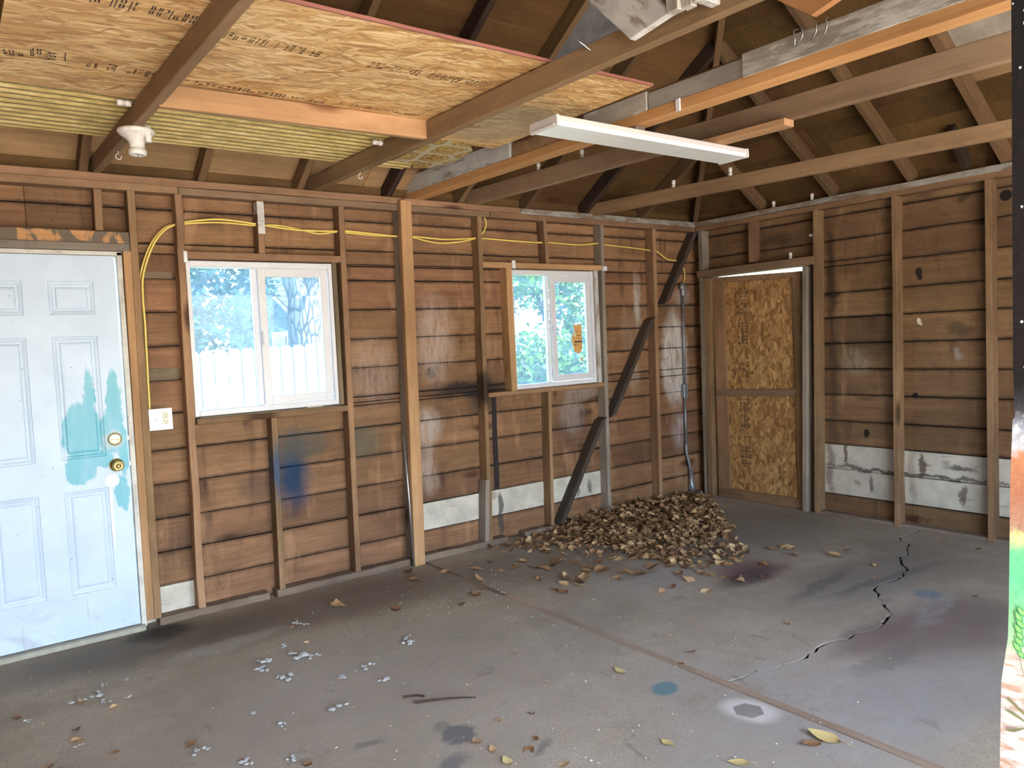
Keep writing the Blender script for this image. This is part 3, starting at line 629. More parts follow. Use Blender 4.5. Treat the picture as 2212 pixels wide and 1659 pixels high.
# panel: modelled lying in local XY so its strands run right, then stood up
bm = bmesh.new(); addbox(bm, (-.465, -.98, -.006), (.465, .98, .006)); pan = link('panel', bm, M_osb2)
pan.rotation_euler = (math.pi / 2, 0, math.pi / 2); pan.location = (.072, -.575, .985)
put(pan, d2)
beam('frame_rail', (.056, -.195, 0.03), (.056, -.195, 1.985), .125, .022, (-1, 0, 0), M_stud, d2); beam('frame_rail', (.056, -.985, .03), (.056, -.985, 1.972), .085, .022, (-1, 0, 0), M_stud, d2)
beam('frame_rail', (.052, -.13, .955), (.052, -.945, .975), .060, .02, (-1, 0, 0), M_joistgrey, d2); beam('frame_rail', (.056, -.13, .045), (.056, -1.02, .045), .085, .024, (-1, 0, 0), M_plate, d2)
beam('frame_rail', (.058, -.13, 1.976), (.058, -1.02, 1.945), .050, .02, (-1, 0, 0), M_stud, d2)

# ------------------------------------------------------------------ left wall, front wall (out of view, they close the room)
wl_ = struct(empty('wall_left')); wf_ = struct(empty('wall_front'))
box('board_cladding', (XL - .1, YF, -.12), (XL, .14, 2.62), M_plank, wl_)
box('board_cladding', (XL, YF - .1, -.12), (-7.0, YF, 2.62), M_plank, wf_); box('board_cladding', (-1.6, YF - .1, -.12), (.14, YF, 2.62), M_plank, wf_); box('board_cladding', (-7.0, YF - .1, 2.36), (-1.6, YF, 2.62), M_plank, wf_)

# ------------------------------------------------------------------ roof: sheathing boards, rafters, hip
roof = struct(empty('ceiling'))
K = .63; Z0 = 2.53; RD = 3.05; TH = .118
def zs(d): return Z0 + TH + K * d
def bprism(pts, mat, name='roof_board'):
    c = sum((V(p) for p in pts), V()) / len(pts)
    bm = bmesh.new(); addprism(bm, [V(p) - c for p in pts], (0, 0, .02)); bmesh.ops.recalc_face_normals(bm, faces=bm.faces); bevel(bm, .005)
    return link(name, bm, mat, roof, c)
edges = [-.12]; d = .06
while d < RD - .1: edges.append(d); d += R.choice((.17, .19, .2, .24))
edges.append(RD)
for a, b in zip(edges[:-1], edges[1:]):
    xj = R.uniform(-5.2, -2.9) if a < 2 else -4.6
    dz = R.uniform(-.003, .003)
    def P1(x, dd): return (x, -dd, zs(dd) + dz)
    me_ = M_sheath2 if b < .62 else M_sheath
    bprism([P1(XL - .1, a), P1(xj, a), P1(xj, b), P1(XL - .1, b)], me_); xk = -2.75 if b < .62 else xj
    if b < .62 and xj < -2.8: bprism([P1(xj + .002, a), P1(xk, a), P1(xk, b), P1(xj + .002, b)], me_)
    bprism([P1(max(xj, xk) + .002, a), P1(-a, a), P1(-b, b), P1(max(xj, xk) + .002, b)], M_sheath)
    dz = R.uniform(-.003, .003); dd2 = YF + RD
    def P2(y, dd): return (-dd, y, zs(dd) + dz)
    y0 = -a; y0b = -b; y1 = -2 * RD + a; y1b = -2 * RD + b; yj = R.uniform(-2.3, -1.4)
    if .33 < a < 1.05: yj = -2.545
    if yj < y0b - .05 and yj > y1b + .05 and b < 1.4:
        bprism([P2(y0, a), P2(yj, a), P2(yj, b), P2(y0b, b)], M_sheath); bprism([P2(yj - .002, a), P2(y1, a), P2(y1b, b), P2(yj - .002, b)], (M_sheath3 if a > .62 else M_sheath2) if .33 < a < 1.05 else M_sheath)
    else: bprism([P2(y0, a), P2(y1, a), P2(y1b, b), P2(y0b, b)], M_sheath)
# shingle skin above and the unseen front slope
bm = bmesh.new(); o = .03; e = .14
def q(*ps): bm.faces.new([bm.verts.new(p) for p in ps])
zr = zs(RD) + o; ze = zs(-e) + o
q((XL - .2, e, ze), (e, e, ze), (-RD, -RD, zr), (XL - .2, -RD, zr)); q((e, e, ze), (e, -2 * RD - e, ze), (-RD, -RD, zr)); q((XL - .2, -RD, zr), (-RD, -RD, zr), (e, -2 * RD - e, ze), (XL - .2, -2 * RD - e, ze))
bmesh.ops.solidify(bm, geom=list(bm.faces), thickness=-.03); bmesh.ops.recalc_face_normals(bm, faces=bm.faces)
link('shingle_skin', bm, flat('grey_shingles', (.12, .11, .10), .9), roof)
bm = bmesh.new(); addprism(bm, [V((XL - .1, .3, 2.55)), V((XL - .1, -2 * RD - .3, 2.55)), V((XL - .1, -RD, zs(RD)))], (.03, 0, 0)); link('gable_infill', bm, M_sheath, roof)
bm = bmesh.new(); addprism(bm, [V((-2.51, -.88, zs(.88) - .004)), V((-1.97, -.98, zs(.98) - .004)), V((-1.97, -1.36, zs(1.36) - .004)), V((-2.51, -1.40, zs(1.40) - .004))], (0, 0, .002)); link('tin_patch', bm, M_tin, roof)
# rafters
def raf1(x, mat, d1, w=.042, d0=-.12): return beam('rafter', (x, -d0, Z0 + K * d0 + TH / 2 - .004), (x, -d1, Z0 + K * d1 + TH / 2 - .004), w, .100, (0, K, 1), mat, roof, .003)
def raf2(y, mat, d1, w=.042, d0=-.12): return beam('rafter', (-d0, y, Z0 + K * d0 + TH / 2 - .004), (-d1, y, Z0 + K * d1 + TH / 2 - .004), w, .100, (K, 0, 1), mat, roof, .003)
for x, m in ((-6.7, M_rafter), (-6.1, M_rafter), (-5.5, M_rafter), (-4.93, M_rafter), (-4.325, M_rafter), (-3.735, M_rafter), (-3.115, M_rafterd), (-2.54, M_rafter), (-1.935, M_rafter), (-1.33, M_rafterd), (-.655, M_rafter)):
    raf1(x, m, min(RD, -x) - .02)
for y, m in ((-.675, M_rafter), (-1.325, M_rafter), (-1.925, M_rafter), (-2.535, M_rafter), (-3.05, M_rafter), (-3.65, M_rafter), (-4.3, M_rafter), (-4.9, M_rafter), (-5.5, M_rafter)):
    raf2(y, m, min(-y, 2 * RD + y, RD) - .02, .055 if y < -2.4 else .042)
beam('rafter_stub', (-.0, -2.31, 2.545), (-.24, -2.31, 2.765), .05, .07, (1, 0, 1), M_rafterd, roof)
hz = Z0 + TH / 2 - .01
beam('hip_rafter', (.05, .05, hz - .03), (-RD, -RD, hz + K * RD), .042, .12, (K, K, 2), M_rafter, roof)
beam('ridge_board', (XL, -RD, zs(RD) - .09), (-RD, -RD, zs(RD) - .09), .03, .15, (0, 0, 1), M_rafter, roof)

# ------------------------------------------------------------------ ceiling joists
def jst(label, x0, x1, zb0, zb1, w, h, mat, y1=YF + .0, parent=None, name='ceiling_joist', y0=.09):
    xe = x0 + (x1 - x0) * (y1 / -3.0); ze = zb0 + (zb1 - zb0) * (y1 / -3.0); xs = x0 + (x1 - x0) * (y0 / -3.0)
    o = beam(name, (xs, y0, zb0 + h / 2), (xe, y1, ze + h / 2), w, h, (0, 0, 1), mat, parent, .003)
    if label: thing(o, label, 'joist')
    return o
jst('brown ceiling joist over the white door, carrying the porcelain lamp holder', -4.866, -4.835, 2.512, 2.51, .040, .090, M_joist)
j2 = jst('brown ceiling joist crossing under the strand board, between lamp holder and tube light', -3.642, -3.570, 2.512, 2.500, .044, .095, M_joist)
e3 = thing(empty('ceiling_joist', (-2.9, 0, 2.5)), 'amber doubled joist with flaking grey boards nailed on its side, over the pine post', 'joist')
def j3(name, y0, y1, z0, z1, dx, w, h, mat, seg=1, wave=0):
    f = lambda y: -2.905 + .068 * (y / -3.0) + dx
    return beam(name, (f(y0), y0, z0 + h / 2), (f(y1), y1, z1 + h / 2), w, h, (0, 0, 1), mat, e3, .003, wave, seg)
j3('bottom_beam', .09, YF, 2.512, 2.485, .005, .088, .050, M_jstorange)
j3('old_beam', .05, YF, 2.562, 2.538, .018, .04, .095, M_rot)
j3('side_board', .09, -1.085, 2.560, 2.554, -.022, .030, .115, M_oldw)
j3('side_board', -1.10, -1.72, 2.552, 2.545, -.012, .034, .085, M_rot, 10, .006)
j3('side_board', -1.70, -2.125, 2.550, 2.548, -.024, .030, .092, M_oldg)
j3('side_pole', -2.13, -2.66, 2.550, 2.547, -.014, .040, .082, M_pole)
j3('side_board', -2.65, -5.0, 2.545, 2.540, -.026, .036, .098, M_oldg)
jst('brown grey joist above the tube light, with a pine block under it', -2.420, -2.215, 2.508, 2.508, .040, .110, M_joistgrey)
jst('knotty brown joist nearest the boarded door, lowest on the right', -1.255, -.895, 2.500, 2.480, .042, .095, M_joist)
# nails
def nail(pts, parent, r=.0035, name='nail'):
    bm = bmesh.new(); addtube(bm, spline([V(p) for p in pts], 4), r, 6); return link(name, bm, M_steel, parent, smooth=True)
for y, s in ((-2.905, 0), (-2.925, .012), (-2.985, .01), (-3.03, .006)):
    x = -2.905 + .068 * (y / -3.0) - .052
    nail([(x + .012, y, 2.655), (x - .012, y + .004 - s, 2.645), (x - .014, y - s, 2.615), (x - .006, y + .006 + s, 2.590)], e3)
nail([(-3.60, -2.515, 2.565), (-3.655, -2.50, 2.60)], j2, .004)

box('metal_clip', (-2.899, -2.325, 2.500), (-2.889, -2.300, 2.555), M_plastic, e3, .002)
# roof struts on the joists
thing(beam('roof_strut', (-3.665, -2.875, 2.515), (-3.665, -1.78, 3.66), .150, .030, (-1, 0, 0), M_oldw, None, .003, .003, 14, -.055, 0), 'wide white-flaked board rising diagonally from the brown joist, top centre', 'board')
kp = thing(empty('king_post', (-3.66, -3.03, 2.5)), 'short upright post of grey boards standing on the brown joist, top centre', 'post')
beam('post_board', (-3.668, -2.975, 2.525), (-3.668, -2.975, 4.3), .050, .035, (-1, 0, 0), M_oldg, kp); beam('post_board', (-3.655, -3.020, 2.525), (-3.655, -3.020, 4.3), .040, .030, (-1, 0, 0), M_oldg, kp); beam('post_board', (-3.63, -3.07, 2.525), (-3.63, -3.07, 4.3), .035, .09, (-1, 0, 0), M_oldw, kp)
thing(beam('roof_strut', (-2.905, -3.08, 2.69), (-2.905, -1.90, 3.60), .150, .034, (-1, 0, 0), M_jstorange, None, .003, 0, 1, -.06, 0), 'amber board rising diagonally above the flaking grey boards, top right of centre', 'board')
thing(beam('joist_block', (-2.285, -2.47, 2.4905), (-2.335, -1.80, 2.4905), .088, .034, (0, 0, 1), M_new, None, .003), 'short pine block fixed under a joist above the right end of the tube light', 'block')
thing(beam('blocking_board', (-4.845, -1.325, 2.550), (-3.605, -1.345, 2.562), .092, .036, (0, -1, 0), M_new, None, .003), 'fresh orange pine board fixed between two joists under the strand board', 'board')

# ------------------------------------------------------------------ boards and sheets lying on the joists
osb = empty('strand_board', (-4.19, -1.66, 2.612)); thing(osb, 'large strand board sheet lying on the joists at upper left', 'panel')
bm = bmesh.new(); addbox(bm, (-1.19, -.597, -.0055), (1.19, .605, .0055)); link('sheet', bm, M_osb, osb, (-4.19, -1.66, 2.612))
beam('sealed_edge', (-5.38, -2.262, 2.6115), (-3.0, -2.262, 2.6115), .009, .0125, (0, 0, 1), M_osbedge, osb, 0, .0008, 60)
# stamped print on the sheet (its underside)
def stamp(parent, origin, ux, uy, n, length, height, mat, seed, bars=True, name='stamp_print'):
    """unreadable stamped lines: small glyph-like strokes and bars, flat on the board"""
    rr = random.Random(seed); ux = V(ux).normalized(); uy = V(uy).normalized(); o = V(origin); bm = bmesh.new()
    def r4(a, b, c, d):
        bm.faces.new([bm.verts.new(o + ux * p + uy * q_) for p, q_ in ((a, c), (b, c), (b, d), (a, d))])
    x = 0
    while x < length:
        k = rr.random()
        if k < .16 and bars: r4(x, x + .0035, 0, height); x += .012
        elif k < .26: x += rr.uniform(.01, .03)
        else:
            w = rr.uniform(.010, .026)
            for row in range(n):
                h0 = height * row / n; h1 = h0 + height / n * .72
                if rr.random() < .8:
                    for s in range(2): 
                        if rr.random() < .85: r4(x + w * .45 * s, x + w * .45 * s + .0045, h0, h1)
                    if rr.random() < .7: r4(x, x + w * .6, h1 - .0035, h1)
                    if rr.random() < .7: r4(x, x + w * .6, h0, h0 + .0035)
                    if rr.random() < .4: r4(x, x + w * .6, (h0 + h1) / 2, (h0 + h1) / 2 + .003)
            x += w + .004
    o_ = link(name, bm, mat, parent); o_['kind'] = 'stuff'; return o_
def text(parent, s, origin, ux, uy, size, mat, name='stamp_print'):
    cu = bpy.data.curves.new('t', 'FONT'); cu.body = s; cu.size = size; cu.resolution_u = 2
    ob = bpy.data.objects.new('t', cu); C.objects.link(ob); bpy.context.view_layer.update()
    me = bpy.data.meshes.new_from_object(ob.evaluated_get(bpy.context.evaluated_depsgraph_get())); bpy.data.objects.remove(ob); bpy.data.curves.remove(cu)
    ux = V(ux).normalized(); uy = V(uy).normalized()
    for v in me.vertices: v.co = V(origin) + ux * v.co.x + uy * v.co.y
    me.name = name; me.materials.clear(); o_ = linkmesh(name, me, mat, parent); o_['kind'] = 'stuff'; return o_
zu = 2.6058
stamp(osb, (-5.17, -2.03, zu), (1, .05, 0), (0, 1, 0), 2, .32, .075, M_ink, 1); stamp(osb, (-4.79, -1.945, zu), (1, .04, 0), (0, 1, 0), 3, .38, .065, M_ink2, 2); stamp(osb, (-4.22, -1.93, zu), (1, -.03, 0), (0, 1, 0), 3, .58, .065, M_ink2, 3)
stamp(osb, (-5.372, -1.415, zu), (1, -.12, 0), (0.1, 1, 0), 3, .08, .085, M_ink, 4); text(osb, 'APA', (-5.238, -1.468, zu), (.05, 1, 0), (1, -.05, 0), .052, M_ink)
stamp(osb, (-5.285, -1.47, zu), (1, -.12, 0), (0.1, 1, 0), 3, .035, .085, M_ink, 9); stamp(osb, (-5.180, -1.48, zu), (1, -.12, 0), (0.1, 1, 0), 1, .022, .09, M_ink, 14)
stamp(osb, (-5.10, -1.44, zu), (1, .05, 0), (0, 1, 0), 5, .24, .075, M_ink2, 5, False); stamp(osb, (-4.78, -1.40, zu), (1, 0, 0), (0, 1, 0), 2, .62, .04, M_ink, 6); stamp(osb, (-4.1, -1.42, zu), (1, 0, 0), (0, 1, 0), 2, .4, .03, M_ink2, 7); stamp(osb, (-3.42, -1.40, zu), (1, 0, 0), (0, 1, 0), 2, .10, .05, M_ink2, 8)
# vertical print on the door board
for (z, h, s) in ((1.80, .10, 11), (1.66, .10, 12), (1.37, .24, 13), (1.07, .16, 15), (.80, .12, 16), (.56, .20, 17), (.30, .18, 18)):
    stamp(d2, (.0655, -.375, z), (0, 0, 1), (0, -1, 0), 3, h, .115, M_ink, s)
def corr():
    bm = bmesh.new(); n = 120; y0, y1 = -.37, -1.075; x0, x1 = XL, -3.22; prev = None
    for i in range(n + 1):
        y = y0 + (y1 - y0) * i / n; z = 2.6155 + .009 * math.sin(2 * math.pi * y / .068)
        xe = x1 + (.03 * math.sin(y * 9))
        cur = (bm.verts.new((x0, y, z)), bm.verts.new((xe, y, z)), bm.verts.new((x0, y, z + .0016)), bm.verts.new((xe, y, z + .0016)))
        if prev:
            for a, b in ((0, 1), (2, 3), (0, 2), (1, 3)): bm.faces.new((prev[a], prev[b], cur[b], cur[a]))
        else: bm.faces.new((cur[0], cur[1], cur[3], cur[2]))
        prev = cur
    bm.faces.new((prev[0], prev[1], prev[3], prev[2])); bmesh.ops.recalc_face_normals(bm, faces=bm.faces)
    return link('corrugated_sheet', bm, M_corr, smooth=False)
thing(corr(), 'yellowed corrugated fibreglass sheet lying on the joists along the wall', 'sheet')
bm = bmesh.new(); addprism(bm, [V(p) - V((-3.25, -.75, 2.612)) for p in ((-3.40, -1.10, 2.600), (-3.20, -1.10, 2.600), (-3.10, -.98, 2.600), (-3.05, -.70, 2.601), (-3.10, -.50, 2.602), (-3.20, -.47, 2.600), (-3.24, -.56, 2.600), (-3.40, -.58, 2.600))], (0, 0, .0025)); tri(bm)
thing(link('vinyl_scrap', bm, M_lino, loc=(-3.25, -.75, 2.612)), 'scrap of gold patterned vinyl flooring beside the corrugated sheet', 'scrap')

# ------------------------------------------------------------------ tube light
tl = thing(empty('tube_light', (-2.77, -2.01, 2.49)), 'long white fluorescent wraparound light hanging under the amber joist', 'light')
def lightbits(x0, x1, yc, zb, zt):
    bm = bmesh.new(); prof = [(-.088, zt - .022), (-.089, zt - .030), (-.084, zb), (.084, zb), (.089, zt - .030), (.088, zt - .022)]
    addprism(bm, [V((x0 + .012, yc + a, b)) for a, b in prof], (x1 - x0 - .024, 0, 0)); bmesh.ops.recalc_face_normals(bm, faces=bm.faces); bevel(bm, .003, 2); link('lens', bm, M_lens, tl)
    bm = bmesh.new(); addprism(bm, [V((x0 + .008, yc + a, b)) for a, b in ((-.091, zt - .026), (.091, zt - .026), (.085, zt), (-.085, zt))], (x1 - x0 - .016, 0, 0)); bmesh.ops.recalc_face_normals(bm, faces=bm.faces); bevel(bm, .002); link('housing', bm, M_fixture, tl)
    for x in (x0, x1 - .014):
        bm = bmesh.new(); addprism(bm, [V((x, yc + a, b)) for a, b in ((-.094, zt), (-.097, zt - .036), (-.093, zb - .003), (.093, zb - .003), (.097, zt - .036), (.094, zt))], (.014, 0, 0)); bmesh.ops.recalc_face_normals(bm, faces=bm.faces); bevel(bm, .002); link('end_cap', bm, M_fixture, tl)
    bm = bmesh.new(); addtube(bm, [(x0 - .003, yc - .076, zb + .004), (x0 - .003, yc + .076, zb + .004)], .0045, 8); link('end_bead', bm, M_fixture, tl)
lightbits(-3.43, -2.10, -2.010, 2.426, 2.470)
box('mount_bracket', (-2.90, -2.06, 2.470), (-2.84, -1.96, 2.4985), M_steel, tl); box('mount_bracket', (-2.36, -2.05, 2.470), (-2.28, -1.97, 2.4735), M_steel, tl, 0)

# ------------------------------------------------------------------ porcelain lamp holder on the first joist
lh = thing(empty('lamp_holder', (-4.85, -.925, 2.51)), 'dusty white porcelain lamp holder with pull chain under the left joist', 'lamp')
bm = bmesh.new(); addlathe(bm, [(.030, 2.512), (.076, 2.511), (.078, 2.500), (.066, 2.488), (.042, 2.470), (.031, 2.452), (.030, 2.432)], 28, Matrix.Translation((-4.85, -.925, 0))); link('base', bm, M_porc, lh, smooth=True)
bm = bmesh.new(); addlathe(bm, [(.032, 2.430), (.037, 2.424), (.037, 2.408), (.033, 2.402), (.022, 2.402), (.020, 2.42)], 28, Matrix.Translation((-4.85, -.925, 0))); link('socket_ring', bm, M_porc, lh, smooth=True)
bm = bmesh.new(); addtube(bm, [(-4.815, -.972, 2.522), (-4.813, -.974, 2.475), (-4.813, -.974, 2.470), (-4.813, -.974, 2.452)], [.015, .015, .013, .013], 14); link('switch_barrel', bm, M_porc, lh, smooth=True)
bm = bmesh.new(); addtube(bm, [(-4.85, -.925, 2.41), (-4.85, -.926, 2.375)], .002, 6); link('pull_chain', bm, M_steel, lh)
def hook(x, y, z, label):
    bm = bmesh.new(); pts = [(x, y, z)] + [(x - .013 * math.sin(a) , y - .013 * math.sin(a) * .2, z - .014 - .013 * (1 - math.cos(a))) for a in [i * .42 for i in range(13)]]
    addtube(bm, spline(pts, 2), .0022, 6); thing(link('cup_hook', bm, M_plastic, smooth=True), label, 'hook')
hook(-4.853, -.52, 2.512, 'small white cup hook screwed under the left joist near the lamp holder'); hook(-3.622, -.60, 2.511, 'small white cup hook under the joist left of the pine post')

# ------------------------------------------------------------------ porcelain wire knobs
def knob(p, ax, label):
    bm = bmesh.new(); ax = V(ax).normalized(); m = ax.to_track_quat('Z', 'Y').to_matrix().to_4x4(); m.translation = V(p)
    addlathe(bm, [(.012, 0), (.014, .002), (.014, .020), (.010, .023), (.010, .027), (.014, .030), (.014, .052), (.011, .056), (.004, .056)], 14, m)
    o = link('wire_knob', bm, M_porc, smooth=True); thing(o, label, 'insulator', 'porcelain wire knobs')
knob((-2.36, -.66, 2.617), (0, 0, 1), 'porcelain wire knob left below the tube light, on the brown grey joist'); knob((-2.335, -1.06, 2.617), (0, 0, 1), 'porcelain wire knob right beneath the tube light edge, on the brown grey joist')
knob((-1.115, -1.24, 2.588), (0, 0, 1), 'porcelain wire knob right of the tube light end, on the lowest joist'); knob((-1.165, -.77, 2.588), (0, 0, 1), 'porcelain wire knob on the lowest joist, nearest the room corner')
knob((-3.66, -.955, 2.585), (-1, 0, 0), 'porcelain wire knob on the joist side left of the pine post, under the yellowed sheet'); knob((-4.882, -1.02, 2.595), (-1, 0, 0), 'porcelain wire knob on the side of the joist above the lamp holder')
knob((.03, -.80, 2.513), (0, 0, 1), 'porcelain wire knob on the far wall plate, above the boarded door left side'); knob((.03, -1.15, 2.513), (0, 0, 1), 'porcelain wire knob on the far wall plate, above the stud right of the boarded door')
knob((.04, -1.17, 2.244), (0, 1, 0), 'porcelain wire knob lying sideways on the stud right of the boarded door'); knob((.03, -.945, 2.072), (0, 0, 1), 'porcelain wire knob standing on the boarded door header')

# ------------------------------------------------------------------ yellow cables
def cable(pts, r, label, y=.035):
    bm = bmesh.new(); addtube(bm, spline([V((p[0], p[2] if len(p) > 2 else y, p[1])) for p in pts], 6), r, 8); o = link('electric_cable', bm, M_yellow, smooth=True); return thing(o, label, 'cable', 'yellow house wiring')
A = [(-4.686, 1.215), (-4.683, 1.442), (-4.678, 1.701), (-4.679, 1.856), (-4.666, 1.985), (-4.607, 2.141), (-4.54, 2.229), (-4.47, 2.268)]
Bc = [(-4.433, 2.279), (-4.242, 2.306), (-4.022, 2.291), (-3.969, 2.285), (-3.766, 2.267), (-3.499, 2.271), (-3.438, 2.277), (-3.056, 2.258), (-2.929, 2.263), (-2.678, 2.254), (-2.427, 2.272), (-2.353, 2.275), (-2.103, 2.268), (-1.816, 2.265), (-1.732, 2.269), (-1.402, 2.263), (-1.197, 2.283), (-1.108, 2.274), (-.821, 2.261), (-.576, 2.245), (-.477, 2.232), (-.359, 2.175), (-.237, 2.165)]
Cc = [(-4.46, 2.272), (-4.242, 2.290), (-4.021, 2.283), (-3.967, 2.289), (-3.851, 2.289), (-3.704, 2.265), (-3.612, 2.252), (-3.497, 2.269), (-3.436, 2.269), (-3.254, 2.259), (-3.053, 2.262), (-2.927, 2.258), (-2.828, 2.239), (-2.715, 2.228), (-2.578, 2.239), (-2.424, 2.269), (-2.375, 2.298, .02), (-2.347, 2.33, .015), (-2.328, 2.378, .015), (-2.330, 2.429, .03)]
cable(A + Bc, .0062, 'yellow cable running from the outlet box along the wall to the far corner')
cable([(a - .012, b, .05) for a, b in A[:6]] + [(-4.54, 2.24), (-4.46, 2.266)] + Cc[1:], .0055, 'second yellow cable beside the first, curling up at the stud left of the small window', .048)

# ------------------------------------------------------------------ outlet box
ob = thing(empty('outlet_box', (-4.64, 0, 1.164)), 'white two-gang plate with receptacle on the stud right of the white door', 'outlet')
box('box', (-4.69, .0, 1.112), (-4.592, .06, 1.216), M_steel, ob)
bm = bmesh.new(); addbox(bm, (-4.703, -.012, 1.104), (-4.579, .0, 1.226)); bevel(bm, .004, 2); link('cover_plate', bm, M_plastic, ob)
rc = box('receptacle', (-4.632, -.015, 1.136), (-4.600, -.010, 1.205), M_almond, ob, .001)
for zc in (1.188, 1.152):
    for dx in (-.006, .006): box('slot', (-4.616 + dx - .001, -.0156, zc - .004), (-4.616 + dx + .001, -.0148, zc + .004), M_slot, rc, 0)
    bm = bmesh.new(); addtube(bm, [(-4.615, -.0148, zc - .012), (-4.615, -.0157, zc - .012)], .0027, 8); link('ground_hole', bm, M_slot, rc)
box('test_button', (-4.627, -.0165, 1.166), (-4.606, -.0145, 1.1735), M_almond, rc, .0005)
tg = box('toggle_switch', (-4.666, -.022, 1.158), (-4.657, -.010, 1.172), M_plastic, ob, .001)
for z in (1.20, 1.130):
    bm = bmesh.new(); addtube(bm, [(-4.6615, -.0118, z), (-4.6615, -.0135, z)], .003, 8); link('screw', bm, M_steel, ob)

# ------------------------------------------------------------------ conduit in the corner
cd = thing(empty('conduit', (-.12, .07, 0)), 'grey metal conduit rising up the corner beside the boarded door', 'conduit')
bm = bmesh.new(); addtube(bm, [(-.128, .070, 1.87), (-.140, .070, 1.03)], .0125, 10); link('pipe', bm, M_conduit, cd, smooth=True)
bm = bmesh.new(); addtube(bm, [(-.143, .070, .93), (-.152, .070, .489)], .0125, 10); link('pipe', bm, M_conduit, cd, smooth=True)
bm = bmesh.new(); addtube(bm, spline([(-.152, .070, .489), (-.150, .068, .40), (-.125, .06, .30), (-.110, .06, .22)], 5), .014, 10); link('flexible_pipe', bm, M_conduit, cd, smooth=True)
bm = bmesh.new(); addtube(bm, [(-.110, .06, .25), (-.108, .06, .13), (-.104, .06, .11), (-.100, .06, .03)], [.02, .02, .032, .032], 12); link('fitting', bm, M_conduit, cd, smooth=True)
box('conduit_box', (-.172, .05, .915), (-.115, .088, 1.045), M_conduit, cd, .004)
bm = bmesh.new(); addtube(bm, spline([(-.128, .07, 1.85), (-.126, .068, 1.90), (-.135, .06, 1.955), (-.16, .05, 1.945), (-.165, .05, 1.91)], 4), [.02] * 17, 12); link('weather_head', bm, M_conduit, cd, smooth=True)
bm = bmesh.new(); addtube(bm, spline([(-.13, .065, 1.95), (-.105, .06, 2.0), (-.102, .06, 2.06), (-.112, .065, 2.11)], 4), .005, 6); link('wire_tail', bm, M_yellow, cd, smooth=True)

# ------------------------------------------------------------------ white panelled door
d1 = struct(empty('door_1', (-5.2, 0, 0)), 'white six-panel door with turquoise paint around its lock')
def doorslab(x0, x1, z0, z1, panels):
    bm = bmesh.new(); xs = sorted({x0, x1} | {p for q_ in panels for p in q_[:2]}); zz = sorted({z0, z1} | {p for q_ in panels for p in q_[2:]})
    def face(pts): bm.faces.new([bm.verts.new(p) for p in pts])
    for a, b in zip(xs[:-1], xs[1:]):
        for c, d in zip(zz[:-1], zz[1:]):
            if any(abs(a - p[0]) < 1e-6 and abs(b - p[1]) < 1e-6 and c >= p[2] - 1e-6 and d <= p[3] + 1e-6 for p in panels): continue
            face([(a, 0, c), (b, 0, c), (b, 0, d), (a, 0, d)])
    for (a, b, c, d) in panels:
        rings = [(0, 0), (.004, .004), (.010, .005), (.022, .010), (.030, .0105), (.038, .0045), (.046, .0035)]
        prev = None
        for (ins, y) in rings:
            cur = [(a + ins, y, c + ins), (b - ins, y, c + ins), (b - ins, y, d - ins), (a + ins, y, d - ins)]
            if prev:
                for k in range(4): face([prev[k], prev[(k + 1) % 4], cur[(k + 1) % 4], cur[k]])
            prev = cur
        face(prev)
    for pts in ([(x0, 0, z0), (x0, .044, z0), (x0, .044, z1), (x0, 0, z1)], [(x1, 0, z0), (x1, 0, z1), (x1, .044, z1), (x1, .044, z0)], [(x0, 0, z1), (x0, .044, z1), (x1, .044, z1), (x1, 0, z1)],
                [(x0, 0, z0), (x1, 0, z0), (x1, .044, z0), (x0, .044, z0)], [(x0, .044, z0), (x1, .044, z0), (x1, .044, z1), (x0, .044, z1)]): face(pts)
    bmesh.ops.remove_doubles(bm, verts=bm.verts, dist=1e-5); bmesh.ops.recalc_face_normals(bm, faces=bm.faces)
    return link('door_slab', bm, M_door, d1)
pr = (-5.137, -4.925); pl_ = (-5.463, -5.250)
doorslab(-5.575, -4.818, .042, 2.070, [(*p, *z) for p in (pr, pl_) for z in ((.272, .823), (.993, 1.643), (1.757, 1.933))])
beam('jamb', (-4.800, .045, .02), (-4.790, .045, 2.092), .026, .095, (0, -1, 0), M_jamb, d1, .002); beam('jamb', (-5.592, .045, .02), (-5.592, .045, 2.092), .026, .095, (0, -1, 0), M_jamb, d1, .002)
beam('jamb', (-5.605, .045, 2.085), (-4.777, .045, 2.084), .022, .095, (0, -1, 0), M_jamb, d1, .002)
box('threshold', (-5.59, -.03, 0), (-4.795, .10, .036), M_thresh, d1, .006)
def lathe_y(prof, x, z, name, mat, parent, y=0.0, n=28):
    m = Matrix.Translation((x, y, z)) @ Matrix.Rotation(math.pi / 2, 4, 'X'); bm = bmesh.new(); addlathe(bm, prof, n, m); return link(name, bm, mat, parent, smooth=True)
kn = lathe_y([(.034, 0), (.036, .003), (.033, .008), (.022, .012), (.015, .020), (.015, .032), (.024, .036), (.029, .044), (.029, .052), (.025, .060), (.019, .062), (.017, .059), (.012, .059), (.010, .063)], -4.879, .938, 'door_knob', M_brass, d1)
bm = bmesh.new(); addbox(bm, (-4.8805, -.067, .931), (-4.8775, -.0625, .945)); link('turn_button', bm, M_brass, kn)
db = lathe_y([(.034, 0), (.036, .004), (.033, .012), (.026, .015), (.008, .016)], -4.879, 1.080, 'deadbolt', M_brassdull, d1)
bm = bmesh.new(); addbox(bm, (-4.901, -.028, 1.074), (-4.857, -.014, 1.082)); bevel(bm, .003); link('thumb_turn', bm, M_brassdull, db)
for z in (.938, 1.080): box('strike_plate', (-4.818, -.003, z - .012), (-4.808, .002, z + .012), M_steel, d1, .001)

